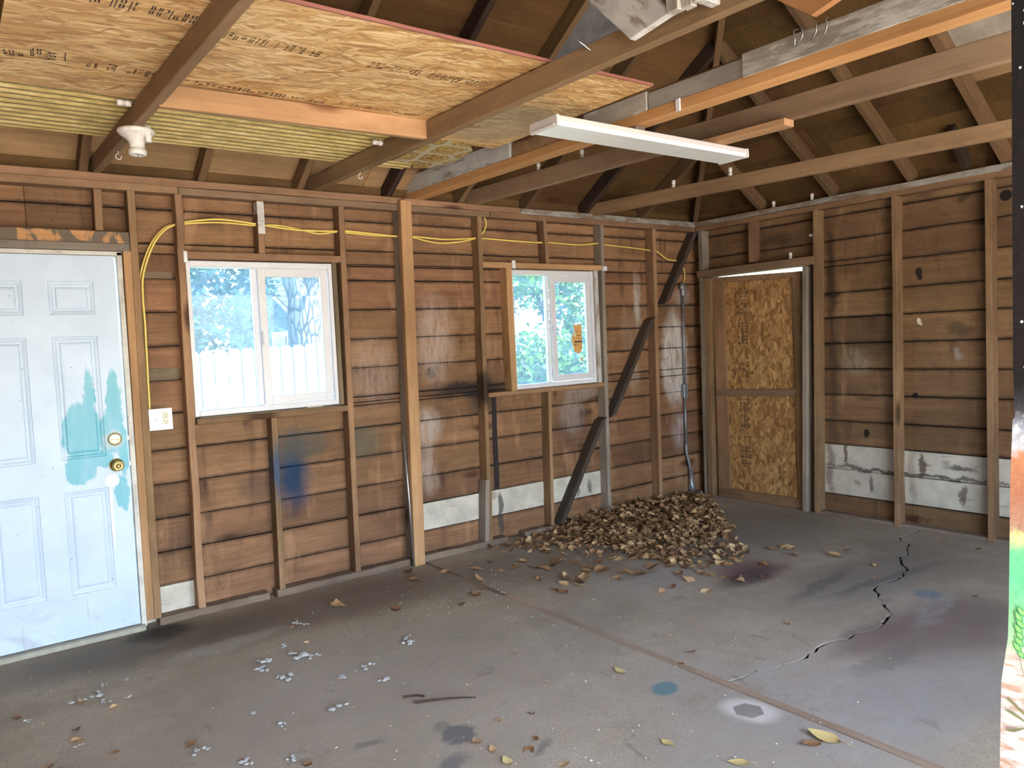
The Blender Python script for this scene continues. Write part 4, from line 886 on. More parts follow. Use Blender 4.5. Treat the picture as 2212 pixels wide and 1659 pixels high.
# ------------------------------------------------------------------ windows
def window(nm, w, y0, lf, split, label, sash):
    x0, x1, z0, z1 = w; e = struct(empty(nm, ((x0 + x1) / 2, y0, z0)), label); yb = y0 + .075
    bm = bmesh.new(); fw = .026
    for a, b in (((x0, y0, z0), (x0 + fw, yb, z1)), ((x1 - fw, y0, z0), (x1, yb, z1)), ((x0 + fw, y0, z0), (x1 - fw, yb, z0 + .034)), ((x0 + fw, y0, z1 - .036), (x1 - fw, yb, z1))): addbox(bm, a, b)
    bevel(bm, .003); link('window_frame', bm, M_vinyl, e)
    # fixed light on the left (set back), sliding sash on the right (forward)
    bm = bmesh.new(); addbox(bm, (split - .004, y0 + .034, z0 + .034), (split + .024, yb - .006, z1 - .036)); bevel(bm, .002); link('meeting_rail', bm, M_vinyl, e)
    bm = bmesh.new(); addbox(bm, (x0 + fw, y0 + .052, z0 + .034), (split, y0 + .056, z1 - .036)); link('pane', bm, M_glass, e)
    sx0 = split + .022; sx1 = x1 - fw - .006; sz0 = z0 + .038; sz1 = z1 - .040; st = sash
    bm = bmesh.new()
    for a, b in (((sx0, y0 + .006, sz0), (sx0 + st, y0 + .032, sz1)), ((sx1 - st, y0 + .006, sz0), (sx1, y0 + .032, sz1)), ((sx0 + st, y0 + .006, sz0), (sx1 - st, y0 + .032, sz0 + st)), ((sx0 + st, y0 + .006, sz1 - st), (sx1 - st, y0 + .032, sz1))): addbox(bm, a, b)
    bevel(bm, .003); sh = link('sash', bm, M_vinyl, e)
    bm = bmesh.new(); addbox(bm, (sx0 + st, y0 + .017, sz0 + st), (sx1 - st, y0 + .021, sz1 - st)); link('pane', bm, M_glass, sh)
    zc = (z0 + z1) / 2; bm = bmesh.new(); addtube(bm, spline([(sx0 + .012, y0 + .006, zc + .03), (sx0 + .008, y0 - .012, zc + .02), (sx0 + .008, y0 - .012, zc - .03), (sx0 + .012, y0 + .006, zc - .045)], 4), .005, 8); link('latch', bm, M_vinyl, sh, smooth=True)
    return e, (sx0 + st, sx1 - st, y0 + .016)
w1e, _ = window('window_1', (-4.447, -3.553, 1.156, 2.060), .022, 0, -4.055, 'white vinyl sliding window beside the white door', .048)
w2e, sp = window('window_2', (-2.118, -1.270, 1.138, 2.050), .030, 0, -1.745, 'smaller white vinyl sliding window near the leaf pile', .050)
bm = bmesh.new(); ys = sp[2] - .001
addprism(bm, [V((x, ys, z)) for x, z in ((-1.49, 1.62), (-1.405, 1.62), (-1.405, 1.42), (-1.44, 1.385), (-1.49, 1.40), (-1.515, 1.50), (-1.50, 1.56), (-1.475, 1.52))], (0, .0008, 0)); tri(bm); st_ = link('paper_sticker', bm, M_sticker, w2e)
bm = bmesh.new(); addprism(bm, [V((x, ys, z)) for x, z in ((-1.435, 1.325), (-1.405, 1.325), (-1.405, 1.36))], (0, .0008, 0)); link('paper_sticker', bm, M_sticker, w2e)
bm = bmesh.new()
for (a, b, c, d) in ((-1.485, -1.455, 1.475, 1.488), (-1.452, -1.425, 1.475, 1.488), (-1.422, -1.407, 1.475, 1.488), (-1.465, -1.44, 1.56, 1.564), (-1.465, -1.415, 1.53, 1.534), (-1.48, -1.47, 1.452, 1.462), (-1.46, -1.415, 1.505, 1.507)): addbox(bm, (a, ys - .0006, c), (b, ys - .0001, d))
link('printed_lines', bm, M_ink, st_)
box('paper_shim', (-3.78, .0, 1.1535), (-3.68, .03, 1.158), M_paper, w1e, 0)
for (x, z, n) in ((-4.447, 2.075, 'metal_clip'),): box(n, (x - .012, -.006, z - .03), (x + .010, .002, z + .035), M_steel, wall1, .001)
box('metal_clip', (-2.12, -.008, 2.055), (-2.09, .002, 2.115), M_plastic, wall1, .001); box('metal_clip', (-1.20, -.03, 2.052), (-1.16, -.003, 2.09), M_plastic, wall1, .003)

# ------------------------------------------------------------------ painted panel at the right edge
def mk_mural():
    m = M('painted_mural'); p = m.geo.outputs['Position']; sep = m.node('ShaderNodeSeparateXYZ'); m.l.new(p, sep.inputs[0])
    n = m.noise(p, 45, 5, .65)[0]; n2 = m.noise(m.scale(p, (1, 20, 90)), 1.0, 4)[0]
    z = m.math('ADD', sep.outputs[2], m.math('MULTIPLY', m.math('SUBTRACT', n, .5), .035))
    col = m.ramp(m.rng(z, .70, 1.40), [(0, (.80, .79, .80)), (.34, (.82, .74, .66)), (.37, (.45, .80, .42)), (.52, (.16, .72, .34)), (.60, (.18, .70, .32)), (.635, (.85, .86, .35)), (.655, (.50, .29, .20)),
                               (.74, (.48, .20, .11)), (.83, (.62, .27, .13)), (.845, (.60, .64, .70)), (.90, (.30, .33, .40)), (.935, (.05, .055, .065)), (1, (.016, .016, .018))])
    band = m.math('MULTIPLY', m.rng(sep.outputs[2], .945, .93), m.rng(n2, .48, .62))
    col = m.mix(band, col, (.55, .36, .24))
    wh = m.math('MULTIPLY', m.math('MULTIPLY', m.rng(sep.outputs[2], 1.36, 1.33), m.rng(sep.outputs[2], 1.275, 1.30)), m.rng(n, .48, .6)); col = m.mix(wh, col, (.8, .83, .88))
    sp = m.vor(p, 75); s3 = m.node('ShaderNodeSeparateColor'); m.l.new(sp.outputs['Color'], s3.inputs[0])
    col = m.mix(m.math('MULTIPLY', m.math('GREATER_THAN', s3.outputs[0], .86), m.math('MULTIPLY', m.rng(sp.outputs['Distance'], .14, .2, 1, 0), m.rng(sep.outputs[2], 1.33, 1.35))), col, (.6, .65, .72))  # pale specks on the black are glints painted into the colour
    rough = m.rng(sep.outputs[2], 1.30, 1.38, .55, .22)
    return m.out(col, rough, n, .6, .004, .5)
mur = thing(empty('mural_panel', (-4.2, -4.6, 0)), 'tall panel with a painted landscape, black above, at the right edge', 'panel')
edge = [(-4.060, 0), (-4.072, .5), (-4.087, .734), (-4.091, .889), (-4.102, .969), (-4.104, 1.03), (-4.108, 1.235), (-4.1125, 1.34), (-4.116, 1.345), (-4.114, 1.422), (-4.117, 2.016), (-4.118, 2.35)]
bm = bmesh.new(); addprism(bm, [V((-4.2, y, z)) for y, z in edge] + [V((-4.2, -5.3, 2.35)), V((-4.2, -5.3, 0))], (.03, 0, 0)); tri(bm); link('board', bm, mk_mural(), mur)
M_lf = flat('painted_leaf_green', (.32, .78, .22), .6, .3); M_lo = flat('painted_leaf_outline', (.05, .38, .14), .6, .3); M_bl = flat('painted_olive_blade', (.24, .25, .12), .6, .3)
def leafpoly(y, z, a, L, w, x):
    d_ = V((0, math.cos(a), math.sin(a))); n_ = V((0, -math.sin(a), math.cos(a)))
    return [V((x, y, z)) + d_ * L * t + n_ * w * s for t, s in ((0, 0), (.3, .9), (.6, .8), (1, 0), (.6, -.8), (.3, -.9))]
for k in range(16):
    row = k // 2; side = -1 if k % 2 else 1; y = -4.127 - .0006 * row - side * (.001 + .005 * math.sin(row * 1.3) ** 2); z = .938 + row * .0105; a = math.pi / 2 + side * (.55 + .1 * (row % 3)); xk = -4.2004 - k * .00022
    bm = bmesh.new(); bm.faces.new([bm.verts.new(p) for p in leafpoly(y, z, a, .021, .0056, xk)]); o1 = link('painted_leaf', bm, M_lo, mur)
    bm = bmesh.new(); bm.faces.new([bm.verts.new(p) for p in leafpoly(y - math.cos(a) * -.002, z + .002, a, .0165, .0040, xk - .0001)]); link('leaf_fill', bm, M_lf, o1)
for pts in (((-4.117, .955), (-4.123, .93), (-4.130, .895)), ((-4.1, .863), (-4.112, .858), (-4.13, .842)), ((-4.098, .843), (-4.112, .840), (-4.13, .832)), ((-4.098, .808), (-4.112, .812), (-4.13, .824))):
    c = spline([V((-4.2045, y, z)) for y, z in pts], 6); bm = bmesh.new(); nn = len(c)
    up_ = [bm.verts.new(p + V((0, 0, .0028 * math.sin(math.pi * min(.8, (i + .5) / nn))))) for i, p in enumerate(c)]; dn_ = [bm.verts.new(p - V((0, 0, .0028 * math.sin(math.pi * min(.8, (i + .5) / nn))))) for i, p in enumerate(c)]
    for i in range(nn - 1): bm.faces.new((up_[i], up_[i + 1], dn_[i + 1], dn_[i]))
    link('painted_blade', bm, M_bl, mur)

# ------------------------------------------------------------------ leaves
def leafmesh(seed, stalk=True, cu=None, fo=None):
    rr = random.Random(seed); bm = bmesh.new(); L = 1.0; W = rr.uniform(.30, .42); curl = rr.uniform(.2, 1.2) * rr.choice((1, 1, -1)); fold = rr.uniform(.1, .6); tw = rr.uniform(-.6, .6)
    if cu is not None: curl, fold, tw = cu, fo, .15
    st = [0, .12, .32, .55, .78, 1.0]; wd = [.02, .62, 1.0, .86, .45, .02]; rows_ = []
    for t, w in zip(st, wd):
        a = curl * (t - .4); cx = math.sin(a) / curl if abs(curl) > .01 else t; cz = (1 - math.cos(a)) / curl
        row = []
        for s in (-1, -.5, 0, .5, 1):
            ww = W * w * s; up2 = abs(s) ** 1.4 * fold * W * w + rr.uniform(-.02, .02)
            r_ = tw * (t - .5); y = ww * math.cos(r_) - up2 * math.sin(r_); z = ww * math.sin(r_) + up2 * math.cos(r_)
            row.append(bm.verts.new((cx, y, cz + z)))
        rows_.append(row)
    for i in range(5):
        for k in range(4): bm.faces.new((rows_[i][k], rows_[i][k + 1], rows_[i + 1][k + 1], rows_[i + 1][k]))
    if stalk:
        b = rows_[0][2].co.copy(); addtube(bm, [b, b + V((-.16, rr.uniform(-.05, .05), .02)), b + V((-.3, rr.uniform(-.1, .1), .0))], .012, 4)
    zmin = min(v.co.z for v in bm.verts); cxm = sum(v.co.x for v in bm.verts) / len(bm.verts)
    for v in bm.verts: v.co.z -= zmin; v.co.x -= cxm
    me = bpy.data.meshes.new('leaf'); bm.normal_update(); bm.to_mesh(me); bm.free()
    for p in me.polygons: p.use_smooth = True
    at = me.attributes.new('tone', 'FLOAT', 'POINT')
    me.materials.append(M_leaf); return me
LM = [leafmesh(s) for s in range(9)]
LF = leafmesh(31, True, .35, .12)
def leaf(x, y, z, s, label, group, tilt=.35, mat=None, me=None):
    me = me or R.choice(LM)
    o = bpy.data.objects.new('leaf', me); C.objects.link(o); o.scale = (s, s, s)
    o.location = (x, y, z); o.rotation_euler = (R.uniform(-tilt, tilt), R.uniform(-tilt, tilt), R.uniform(0, 6.28))
    if mat: o.material_slots[0].link = 'OBJECT'; o.material_slots[0].material = mat
    return thing(o, label, 'leaf', group)
scatter = [(-4.187, -.84), (-5.104, -.948), (-5.215, -.798), (-5.271, -1.057), (-5.291, -1.17), (-5.186, -1.378), (-5.386, -1.322), (-4.941, -1.52), (-4.637, -1.971), (-3.84, -.403), (-5.461, -.763), (-4.165, -.564), (-3.608, -.704), (-3.142, -.853), (-3.292, -.931), (-3.037, -.749),
           (-2.745, -.55), (-3.19, -.119), (-3.258, -.332), (-2.675, -.344), (-2.521, -.476), (-2.507, -.744), (-2.363, -.667), (-2.529, -.956), (-2.749, -1.176), (-3.93, -2.169), (-4.089, -2.255), (-3.91, -2.382), (-3.967, -2.426), (-4.077, -2.343), (-3.794, -2.211), (-3.949, -2.581), (-2.853, -.39),
           (-2.997, -2.299), (-1.491, -1.668), (-1.766, -1.716), (-1.843, -1.661), (-1.904, -1.6), (-2.002, -1.427), (-2.038, -1.559), (-1.856, -1.789), (-1.711, -1.841), (-1.028, -2.169), (-1.248, -2.286), (-2.197, -1.55), (-2.144, -1.743), (-2.324, -1.585), (-2.868, -2.247), (-2.23, -2.347),
           (-1.181, -2.81), (-.226, -2.221), (-.225, -2.444), (-.972, -1.891), (-.792, -1.862), (-3.03, -.3), (-2.95, -.62), (-2.6, -.55), (-2.25, -1.2), (-2.35, -.95)]
while len(scatter) < 103:
    a_ = R.uniform(-2.75, -1.0); b_ = R.uniform(-1.75, -.45)
    if b_ < -.45 - (a_ + 2.75) * .55 - .02 and b_ > -1.1 - (a_ + 2.75) * .38: scatter.append((a_, b_))
for (x, y) in scatter:
    s = R.uniform(.065, .10) if y > -2.0 and x > -3.9 else R.uniform(.036, .055)
    if x < -4.9: lb = ('dry tan leaf on the floor before the white door', 'loose leaves before the white door')
    elif y < -2.0 and x < -2.9: lb = ('small dry leaf on the near floor left of the wooden floor strip', 'loose leaves on the near floor')
    elif x < -2.9: lb = ('dry tan leaf on the floor below the large window', 'loose leaves below the large window')
    elif x > -1.35 or y < -2.0: lb = ('lone dry leaf on the right floor slab beside the long crack', 'loose leaves beside the crack')
    else: lb = ('dry tan leaf scattered between the leaf heap and the wooden floor strip', 'loose leaves before the heap')
    leaf(x, y, .001, s, lb[0], lb[1], .3)
big = [((-3.104, -3.104), .10, 'largest pale yellow leaf beside the floor strip, bottom right', M_leafpale), ((-3.17, -3.084), .062, 'crumpled orange brown leaf beside the largest yellow leaf, bottom right', None), ((-3.468, -2.992), .062, 'pale yellow leaf at the bottom edge, right of the middle', M_leafpale),
       ((-3.561, -2.72), .052, 'small cream leaf left of the sprayed hexagon mark', M_leafpale), ((-3.258, -2.184), .06, 'upright pinkish tan leaf beyond the turquoise floor spot', M_leafpale), ((-4.083, -2.442), .050, 'pale tan leaf at the bottom edge, below the dark floor patch', M_leafpale), ((-3.833, -.393), .085, 'pointed pale tan leaf on the floor below the large window', M_leafpale)]
for (p, s, lb, mt) in big: leaf(p[0], p[1], .002, s * 1.25, lb, None, .08, mt, LF)
# heap in the far corner
def heap_h(x, y):
    """height of the heap over the floor"""
    e1 = ((x + .95) / 1.15) ** 2 + ((y + .12) / .95) ** 2
    return max(0.0, .075 * (1 - e1))
def inheap(top=False):
    while True:
        x = R.uniform(-2.5, -.1); y = R.uniform(-1.6, .07)
        e_ = -1.42 - .10 * math.sin((x + 2.4) * 2.2) if x < -1.35 else -1.50 + (x + 1.35) * 1.10
        if x < -1.9: e_ = -.22 - (x + 2.5) * 1.5
        if y < e_: continue
        if x < -1.75 and y > -.02: continue
        core = heap_h(x, y) > .01
        dens = 1.0 if core else max(.22, .6 * min(1, (y - e_) / .5))
        if x < -1.9: dens *= .45
        if R.random() < dens: return x, y
def leafcluster(n, name, label):
    vs = []; fs = []; tone = []
    tv = [[(v.co.copy()) for v in me.vertices] for me in LM]; tf = [[tuple(p.vertices) for p in me.polygons] for me in LM]
    for i in range(n):
        x, y = inheap(); h = heap_h(x, y); z = h * R.uniform(.15, 1.0) + .001; k = R.randrange(len(LM)); s = R.uniform(.04, .066)
        m = Matrix.Translation((x, y, z)) @ Matrix.Rotation(R.uniform(0, 6.28), 4, 'Z') @ Matrix.Rotation(R.uniform(-.6, .6), 4, 'X') @ Matrix.Rotation(R.uniform(-.6, .6), 4, 'Y') @ Matrix.Scale(s, 4)
        b = len(vs); pts = [m @ v for v in tv[k]]; dz = min(p.z for p in pts); dz = .001 - dz if dz < .001 else 0
        vs += [(p.x, p.y, p.z + dz) for p in pts]; fs += [tuple(b + q_ for q_ in f) for f in tf[k]]; tone += [R.random() * .85] * len(pts)
    me = bpy.data.meshes.new(name); me.from_pydata(vs, [], fs); me.update()
    at = me.attributes.new('tone', 'FLOAT', 'POINT'); at.data.foreach_set('value', tone)
    for p in me.polygons: p.use_smooth = True
    o = linkmesh(name, me, M_leaf); o['kind'] = 'stuff'; o['label'] = label; o['category'] = 'leaves'; return o
leafcluster(3000, 'leaf_litter', 'heaped brown leaf litter in the far corner below the small window')
for i in range(185):
    x, y = inheap(); leaf(x, y, heap_h(x, y) * .95 + .012, R.uniform(.045, .068), 'dry brown leaf on top of the leaf heap below the small window', 'leaves on top of the heap', .6)

# ------------------------------------------------------------------ fluff, chips, twig
def fluffmesh(seed):
    rr = random.Random(seed); bm = bmesh.new()
    for k in range(rr.randint(4, 8)):
        m = Matrix.Translation((rr.gauss(0, .55), rr.gauss(0, .35), rr.uniform(.15, .4))) @ Matrix.Diagonal((rr.uniform(.2, .5), rr.uniform(.2, .45), rr.uniform(.15, .35), 1))
        r_ = bmesh.ops.create_icosphere(bm, subdivisions=2, radius=1.0, matrix=m)
        for v in r_['verts']: v.co += V((rr.uniform(-1, 1), rr.uniform(-1, 1), rr.uniform(-1, 1))) * .07
    z = min(v.co.z for v in bm.verts)
    for v in bm.verts: v.co.z -= z
    me = bpy.data.meshes.new('insulation_tuft'); bm.to_mesh(me); bm.free(); me.materials.append(M_fluff); return me
FM = [fluffmesh(s) for s in range(6)]
tufts = [(-4.13, -.518, 1), (-4.093, -.571, .7), (-4.294, -.794, 1), (-4.284, -.989, 2), (-4.233, -1.023, 1), (-4.426, -.931, 1.4), (-4.492, -1.002, 1.3), (-4.436, -1.179, 1.5), (-5.234, -.761, 1.1), (-5.149, -.768, 1.4), (-5.137, -.85, .8), (-5.035, -.873, .7), (-5.014, -.668, .5), (-5.109, -.647, .6), (-4.38, -1.615, 1.3), (-4.606, -1.596, .9), (-4.921, -1.584, 1),
         (-4.663, -1.431, .6), (-4.816, -1.792, 1), (-4.671, -1.886, .8), (-5.286, -1.213, .6), (-5.426, -.822, .8), (-4.09, -1.319, 1.1), (-4.086, -1.515, 1), (-4.231, -1.359, .8), (-3.802, -1.207, 1.2), (-3.783, -1.14, .9)]
for i, (x, y, s) in enumerate(tufts):
    o = bpy.data.objects.new('insulation_tuft', FM[i % 6]); C.objects.link(o); k = .026 * s; o.scale = (k, k, k * .55); o.location = (x, y, 0); o.rotation_euler = (0, 0, R.uniform(0, 6))
    if s >= 2: thing(o, 'largest tuft of white insulation fluff on the floor below the large window', 'fluff')
    elif x < -4.95: thing(o, 'small tuft of white insulation fluff on the floor before the white door', 'fluff', 'insulation fluff before the white door')
    elif y < -1.25: thing(o, 'small tuft of white insulation fluff on the near floor around the dark twig', 'fluff', 'insulation fluff on the near floor')
    else: thing(o, 'small tuft of white insulation fluff on the floor below the large window', 'fluff', 'insulation fluff below the large window')
vs = []; fs = []
for i in range(260):
    if i < 90: x = R.gauss(-3.55, .5); y = R.gauss(-2.5, .42)
    elif i < 190: x = R.gauss(-2.9, .5); y = min(-.12, R.gauss(-.8, .3))
    else: x = R.uniform(-5.5, -2.2); y = R.uniform(-2.9, -.3)
    s = R.uniform(.003, .008) if y < -1.5 else R.uniform(.004, .009); a = R.uniform(0, 6); b = len(vs)
    for k in range(5):
        aa = a + k * 1.257; r_ = s * R.uniform(.6, 1.1); vs.append((x + r_ * math.cos(aa), y + r_ * math.sin(aa), .0008 + R.uniform(0, .002)))
    vs.append((x, y, .004)); fs += [(b + k, b + (k + 1) % 5, b + 5) for k in range(5)]
me = bpy.data.meshes.new('paint_chips'); me.from_pydata(vs, [], fs); o = linkmesh('paint_chips', me, M_chip); o['kind'] = 'stuff'; o['label'] = 'pale paint chips and crumbs strewn over the concrete floor'; o['category'] = 'chips'
tw = thing(empty('twig', (-4.0, -1.84, 0)), 'thin dark broken twig lying on the middle of the concrete floor', 'twig')
bm = bmesh.new(); addtube(bm, spline([(-4.105, -1.811, .006), (-4.016, -1.854, .005), (-3.949, -1.896, .005), (-3.886, -1.944, .004)], 4), [.006 - .0003 * i for i in range(13)], 7); link('stem', bm, M_twig, tw)
bm = bmesh.new(); addtube(bm, spline([(-4.12, -1.73, .004), (-4.07, -1.755, .005), (-4.045, -1.785, .004)], 4), .004, 6); link('side_shoot', bm, M_twig, tw)
for (x, y, s, lb) in ((-1.93, -.07, .05, 'pale crumpled leaf resting on the sill plate under the small window'),): leaf(x, y + .1, .047, s, lb, None, .3, M_leafpale)

# ------------------------------------------------------------------ outdoors
yard = bmesh.new(); addbox(yard, (-40, .16, -.5), (40, 60, -.15)); addbox(yard, (.16, -60, -.5), (40, .16, -.15)); 
struct(link('trim_ground', yard, flat('dry_lawn', (.10, .11, .05), .95, .2, var=.3, sc=3)), 'sunlit dry lawn outside the windows')
drv = bmesh.new(); addbox(drv, (-40, -60, -.5), (.16, YF - .0, -.05)); struct(link('trim_driveway', drv, flat('pale_driveway', (.50, .445, .37), .9, .2, var=.15, sc=3)), 'pale gravel drive in front of the garage')
M_fence = flat('white_fence_paint', (.14, .145, .15), .7, .3, var=.15, sc=6); M_fence2 = flat('grey_fence_board', (.04, .045, .055), .8, .2, var=.2, sc=6)
def fence(x0, y0, x1, y1, zt0, zt1, mat, label):
    e = thing(empty('picket_fence', (x0, y0, -.15)), label, 'fence'); Ln = math.hypot(x1 - x0, y1 - y0); n = int(Ln / .145); a = math.atan2(y1 - y0, x1 - x0)
    pm = {}
    for i in range(n):
        t = (i + .5) / n; zt = zt0 + (zt1 - zt0) * t; h = zt + .15
        bm = bmesh.new(); w = .068; addprism(bm, [V((-w, -.008, 0)), V((w, -.008, 0)), V((w, -.008, h - .035)), V((w * .55, -.008, h)), V((-w * .55, -.008, h)), V((-w, -.008, h - .035))], (0, .016, 0)); tri(bm)
        o = link('picket', bm, mat); o.location = (x0 + (x1 - x0) * t, y0 + (y1 - y0) * t, -.15); o.rotation_euler = (0, 0, a); put(o, e)
    for z in (.25, zt0 - .25): beam('rail', (x0, y0 + .03, z), (x1, y1 + .03, z), .08, .035, (0, -1, 0), mat, e, 0)
fence(-6.2, 3.6, .2, 3.9, 1.50, 1.64, M_fence, 'white dog-eared picket fence seen through the large window')
fence(1.2, 6.6, 6.2, 6.4, 1.35, 1.35, M_fence2, 'grey board fence behind the shrub, seen through the small window')
# house
hs = thing(empty('house', (-.35, 11, -.15)), 'grey blue house with white gable trim behind the picket fence', 'house')
M_side = flat('blue_grey_siding', (.045, .065, .095), .8, .2, var=.1); M_trim = flat('white_house_trim', (.35, .36, .37), .6, .3, var=.05); M_shing = wood('dark_shingle', (.008, .010, .014), (.022, .025, .03), .2, 0)
hx, hy, ze_, zr_ = -.35, 11.0, 2.25, 3.12
nb = 16
for i in range(nb):
    z0 = -.15 + i * .21; z1 = z0 + .21
    hw = lambda z: 2.0 if z <= ze_ else max(.02, 2.0 * (zr_ - z) / (zr_ - ze_))
    if z0 >= zr_: break
    z1 = min(z1, zr_); bm = bmesh.new(); a, b = hw(z0), hw(z1); addprism(bm, [V((hx, hy - a, z0)), V((hx, hy + a, z0)), V((hx + .012, hy + b, z1)), V((hx + .012, hy - b, z1))], (.1, 0, 0)); link('siding_board', bm, M_side, hs)
for i in range(11):
    z0 = -.15 + i * .21; bm = bmesh.new(); addprism(bm, [V((hx, hy - 2.0, z0)), V((hx + 3.2, hy - 2.0, z0)), V((hx + 3.2, hy - 1.988, z0 + .21)), V((hx, hy - 1.988, z0 + .21))], (0, .1, 0)); link('siding_board', bm, M_side, hs)
for s in (-1, 1): beam('rake_trim', (hx - .06, hy + s * 2.25, ze_ - .12), (hx - .06, hy, zr_ + .06), .16, .05, (-1, 0, 0), M_trim, hs, 0)
for s in (-1, 1):
    for r_ in range(9):
        t0 = r_ / 9; t1 = (r_ + 1) / 9 + .02
        p0 = V((hx - .15, hy + s * 2.35 * (1 - t0), ze_ - .10 + (zr_ - ze_ + .22) * t0 + .02)); p1 = V((hx - .15, hy + s * 2.35 * (1 - t1), ze_ - .10 + (zr_ - ze_ + .22) * t1))
        bm = bmesh.new(); addprism(bm, [p0, p0 + V((3.6, 0, 0)), p1 + V((3.6, 0, 0)), p1], (0, 0, .03)); link('shingle_course', bm, M_shing, hs)
gv = box('gable_vent', (hx - .03, hy - .22, 2.42), (hx + .01, hy + .12, 2.80), M_trim, hs, 0)
for k in range(5): box('louvre', (hx - .05, hy - .18, 2.45 + k * .065), (hx - .028, hy + .08, 2.478 + k * .065), M_side, gv, 0)
wf2 = box('window_frame', (hx + .25, hy - 2.06, .7), (hx + 1.35, hy - 2.0, 1.95), M_trim, hs, 0); box('pane', (hx + .38, hy - 2.075, .83), (hx + 1.22, hy - 2.055, 1.82), flat('dark_pane', (.03, .04, .05), .1, .5), wf2, 0)
wf3 = box('window_frame', (hx - .05, hy - 1.75, .9), (hx + .01, hy - .9, 1.9), M_trim, hs, 0); box('pane', (hx - .065, hy - 1.65, 1.0), (hx - .04, hy - 1.0, 1.8), flat('dark_side_pane', (.03, .04, .05), .1, .5), wf3, 0)
# trees
def mk_bark():
    m = M('pale_bark'); p = m.coord('Object', rand=False); v = m.vor(m.scale(p, (16, 16, 4)), 1.0, 'DISTANCE_TO_EDGE'); n = m.noise(p, 6, 5)[0]
    col = m.mix(m.rng(v.outputs['Distance'], .02, .16), (.010, .010, .012), (.10, .09, .08)); col = m.mix(m.rng(n, .5, .75, 0, .4), col, (.03, .03, .03))
    return m.out(col, .9, v.outputs['Distance'], .8, .03, .2)
M_bark = mk_bark()
def mk_foliage(name, a, b):
    m = M(name); att = m.node('ShaderNodeAttribute', attribute_name='tone', attribute_type='GEOMETRY'); col = m.mix(att.outputs['Fac'], a, b)
    tr = m.n.new('ShaderNodeBsdfTranslucent'); m.l.new(col, tr.inputs[0]); mx = m.n.new('ShaderNodeMixShader'); mx.inputs[0].default_value = .4
    m.out(col, .5, None, spec=.3); m.l.new(m.b.outputs[0], mx.inputs[1]); m.l.new(tr.outputs[0], mx.inputs[2]); m.l.new(mx.outputs[0], m.n['Material Output'].inputs[0]); return m.m
M_fol1 = mk_foliage('blue_green_foliage', (.010, .035, .032), (.04, .10, .085)); M_fol2 = mk_foliage('bright_green_foliage', (.025, .07, .012), (.09, .19, .035))
def foliage(parent, clumps, n, size, mat, seed):
    rr = random.Random(seed); vs = []; fs = []; tone = []; tot = sum(c[3] ** 2 for c in clumps)
    for (cx, cy, cz, cr) in clumps:
        for i in range(int(n * cr * cr / tot)):
            d_ = V((rr.gauss(0, 1), rr.gauss(0, 1), rr.gauss(0, 1))).normalized() * cr * rr.uniform(.45, 1.05); c = V((cx, cy, cz)) + d_ * 1.0
            s = size * rr.uniform(.6, 1.3); q_ = V((rr.gauss(0, 1), rr.gauss(0, 1), rr.gauss(0, .7))).normalized(); w = q_.cross(V((rr.gauss(0, 1), rr.gauss(0, 1), rr.gauss(0, 1)))).normalized(); up3 = q_.cross(w)
            b = len(vs); vs += [tuple(c), tuple(c + q_ * s * .5 + w * s * .28 + up3 * s * .08), tuple(c + q_ * s), tuple(c + q_ * s * .5 - w * s * .28 + up3 * s * .08)]; fs += [(b, b + 1, b + 2), (b, b + 2, b + 3)]
            tone += [rr.random()] * 4
    me = bpy.data.meshes.new('foliage'); me.from_pydata(vs, [], fs); at = me.attributes.new('tone', 'FLOAT', 'POINT'); at.data.foreach_set('value', tone)
    o = linkmesh('foliage', me, mat, parent); o['kind'] = 'stuff'; return o
def trunk(parent, paths, name='trunk'):
    for pts, rad in paths:
        bm = bmesh.new(); sp_ = spline(pts, 6); addtube(bm, sp_, [rad[0] + (rad[1] - rad[0]) * i / (len(sp_) - 1) for i in range(len(sp_))], 20)
        for v in bm.verts: v.co += V((math.sin(v.co.z * 9 + v.co.x * 30), math.cos(v.co.z * 7 + v.co.y * 28), 0)) * .012
        link(name, bm, M_bark, parent, smooth=True); name = 'branch'
t1 = thing(empty('tree', (-1.2, 6.2, -.15)), 'thick forked pale tree trunk in front of the grey blue house', 'tree')
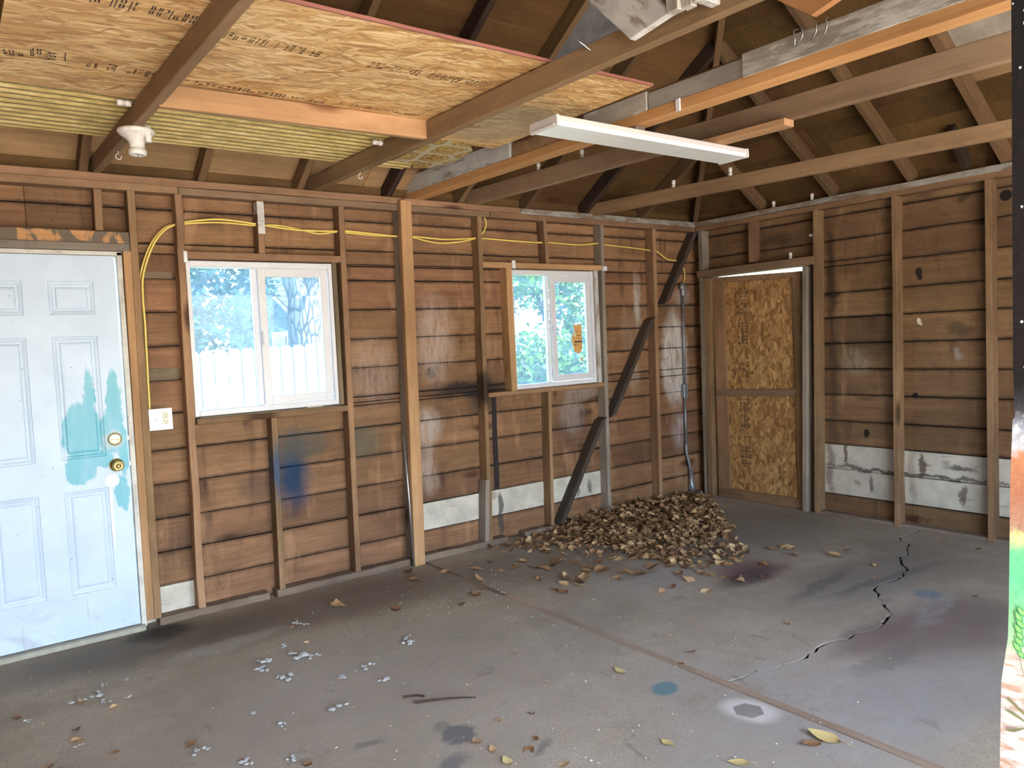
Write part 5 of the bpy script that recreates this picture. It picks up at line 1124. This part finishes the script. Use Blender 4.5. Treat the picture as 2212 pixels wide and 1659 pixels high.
trunk(t1, [([(-1.24, 6.2, -.3), (-1.27, 6.2, .8), (-1.27, 6.2, 1.8), (-1.26, 6.2, 2.3)], (.30, .24)), ([(-1.30, 6.2, 2.1), (-1.48, 6.2, 2.7), (-1.75, 6.25, 3.6)], (.17, .12)), ([(-1.20, 6.2, 2.1), (-1.02, 6.2, 2.8), (-.85, 6.15, 3.8)], (.20, .13))])
foliage(t1, [(-.7, 6.0, 4.9, 1.2)], 1500, .16, M_fol1, 3)
t2 = thing(empty('tree', (-2.6, 7.6, -.15)), 'leafy tree filling the left pane of the large window', 'tree')
trunk(t2, [([(-2.4, 7.8, -.2), (-2.4, 7.8, 1.6), (-2.3, 7.9, 3.0)], (.12, .07))])
foliage(t2, [(-2.9, 7.4, 2.2, 1.1), (-2.0, 7.6, 2.4, .9), (-2.5, 7.6, 3.4, 1.2), (-3.6, 7.8, 2.9, 1.2), (-3.0, 7.5, 1.2, .9), (-4.4, 8.2, 2.4, 1.2)], 9000, .13, M_fol1, 5)
t3 = thing(empty('shrub', (2.4, 4.9, -.15)), 'bright leafy shrub close outside the small window', 'shrub')
trunk(t3, [([(2.5, 5.1, -.2), (2.5, 5.1, 1.0), (2.3, 5.1, 2.2)], (.05, .03)), ([(2.5, 5.1, .8), (2.9, 5.0, 1.8), (3.1, 5.0, 2.6)], (.035, .02))])
foliage(t3, [(2.0, 4.9, 1.2, .55), (2.0, 5.2, 2.5, .5), (2.7, 4.8, 1.15, .55), (3.0, 5.0, 2.1, .65), (2.8, 5.3, 2.8, .6), (3.4, 5.0, 1.0, .5), (2.4, 5.3, .6, .5)], 5200, .14, M_fol2, 8)
t4 = thing(empty('tree', (5.5, 13, -.15)), 'pale green tree far behind the grey board fence', 'tree')
trunk(t4, [([(5.5, 13, -.2), (5.5, 13, 2.0), (5.4, 13, 4.0)], (.15, .08))])
foliage(t4, [(4.6, 12.6, 3.2, 1.3), (6.2, 13, 3.0, 1.4), (5.4, 13, 4.6, 1.5), (7.6, 13.5, 3.6, 1.4), (4.4, 12.5, 1.6, 1.0)], 6000, .2, M_fol1, 9)
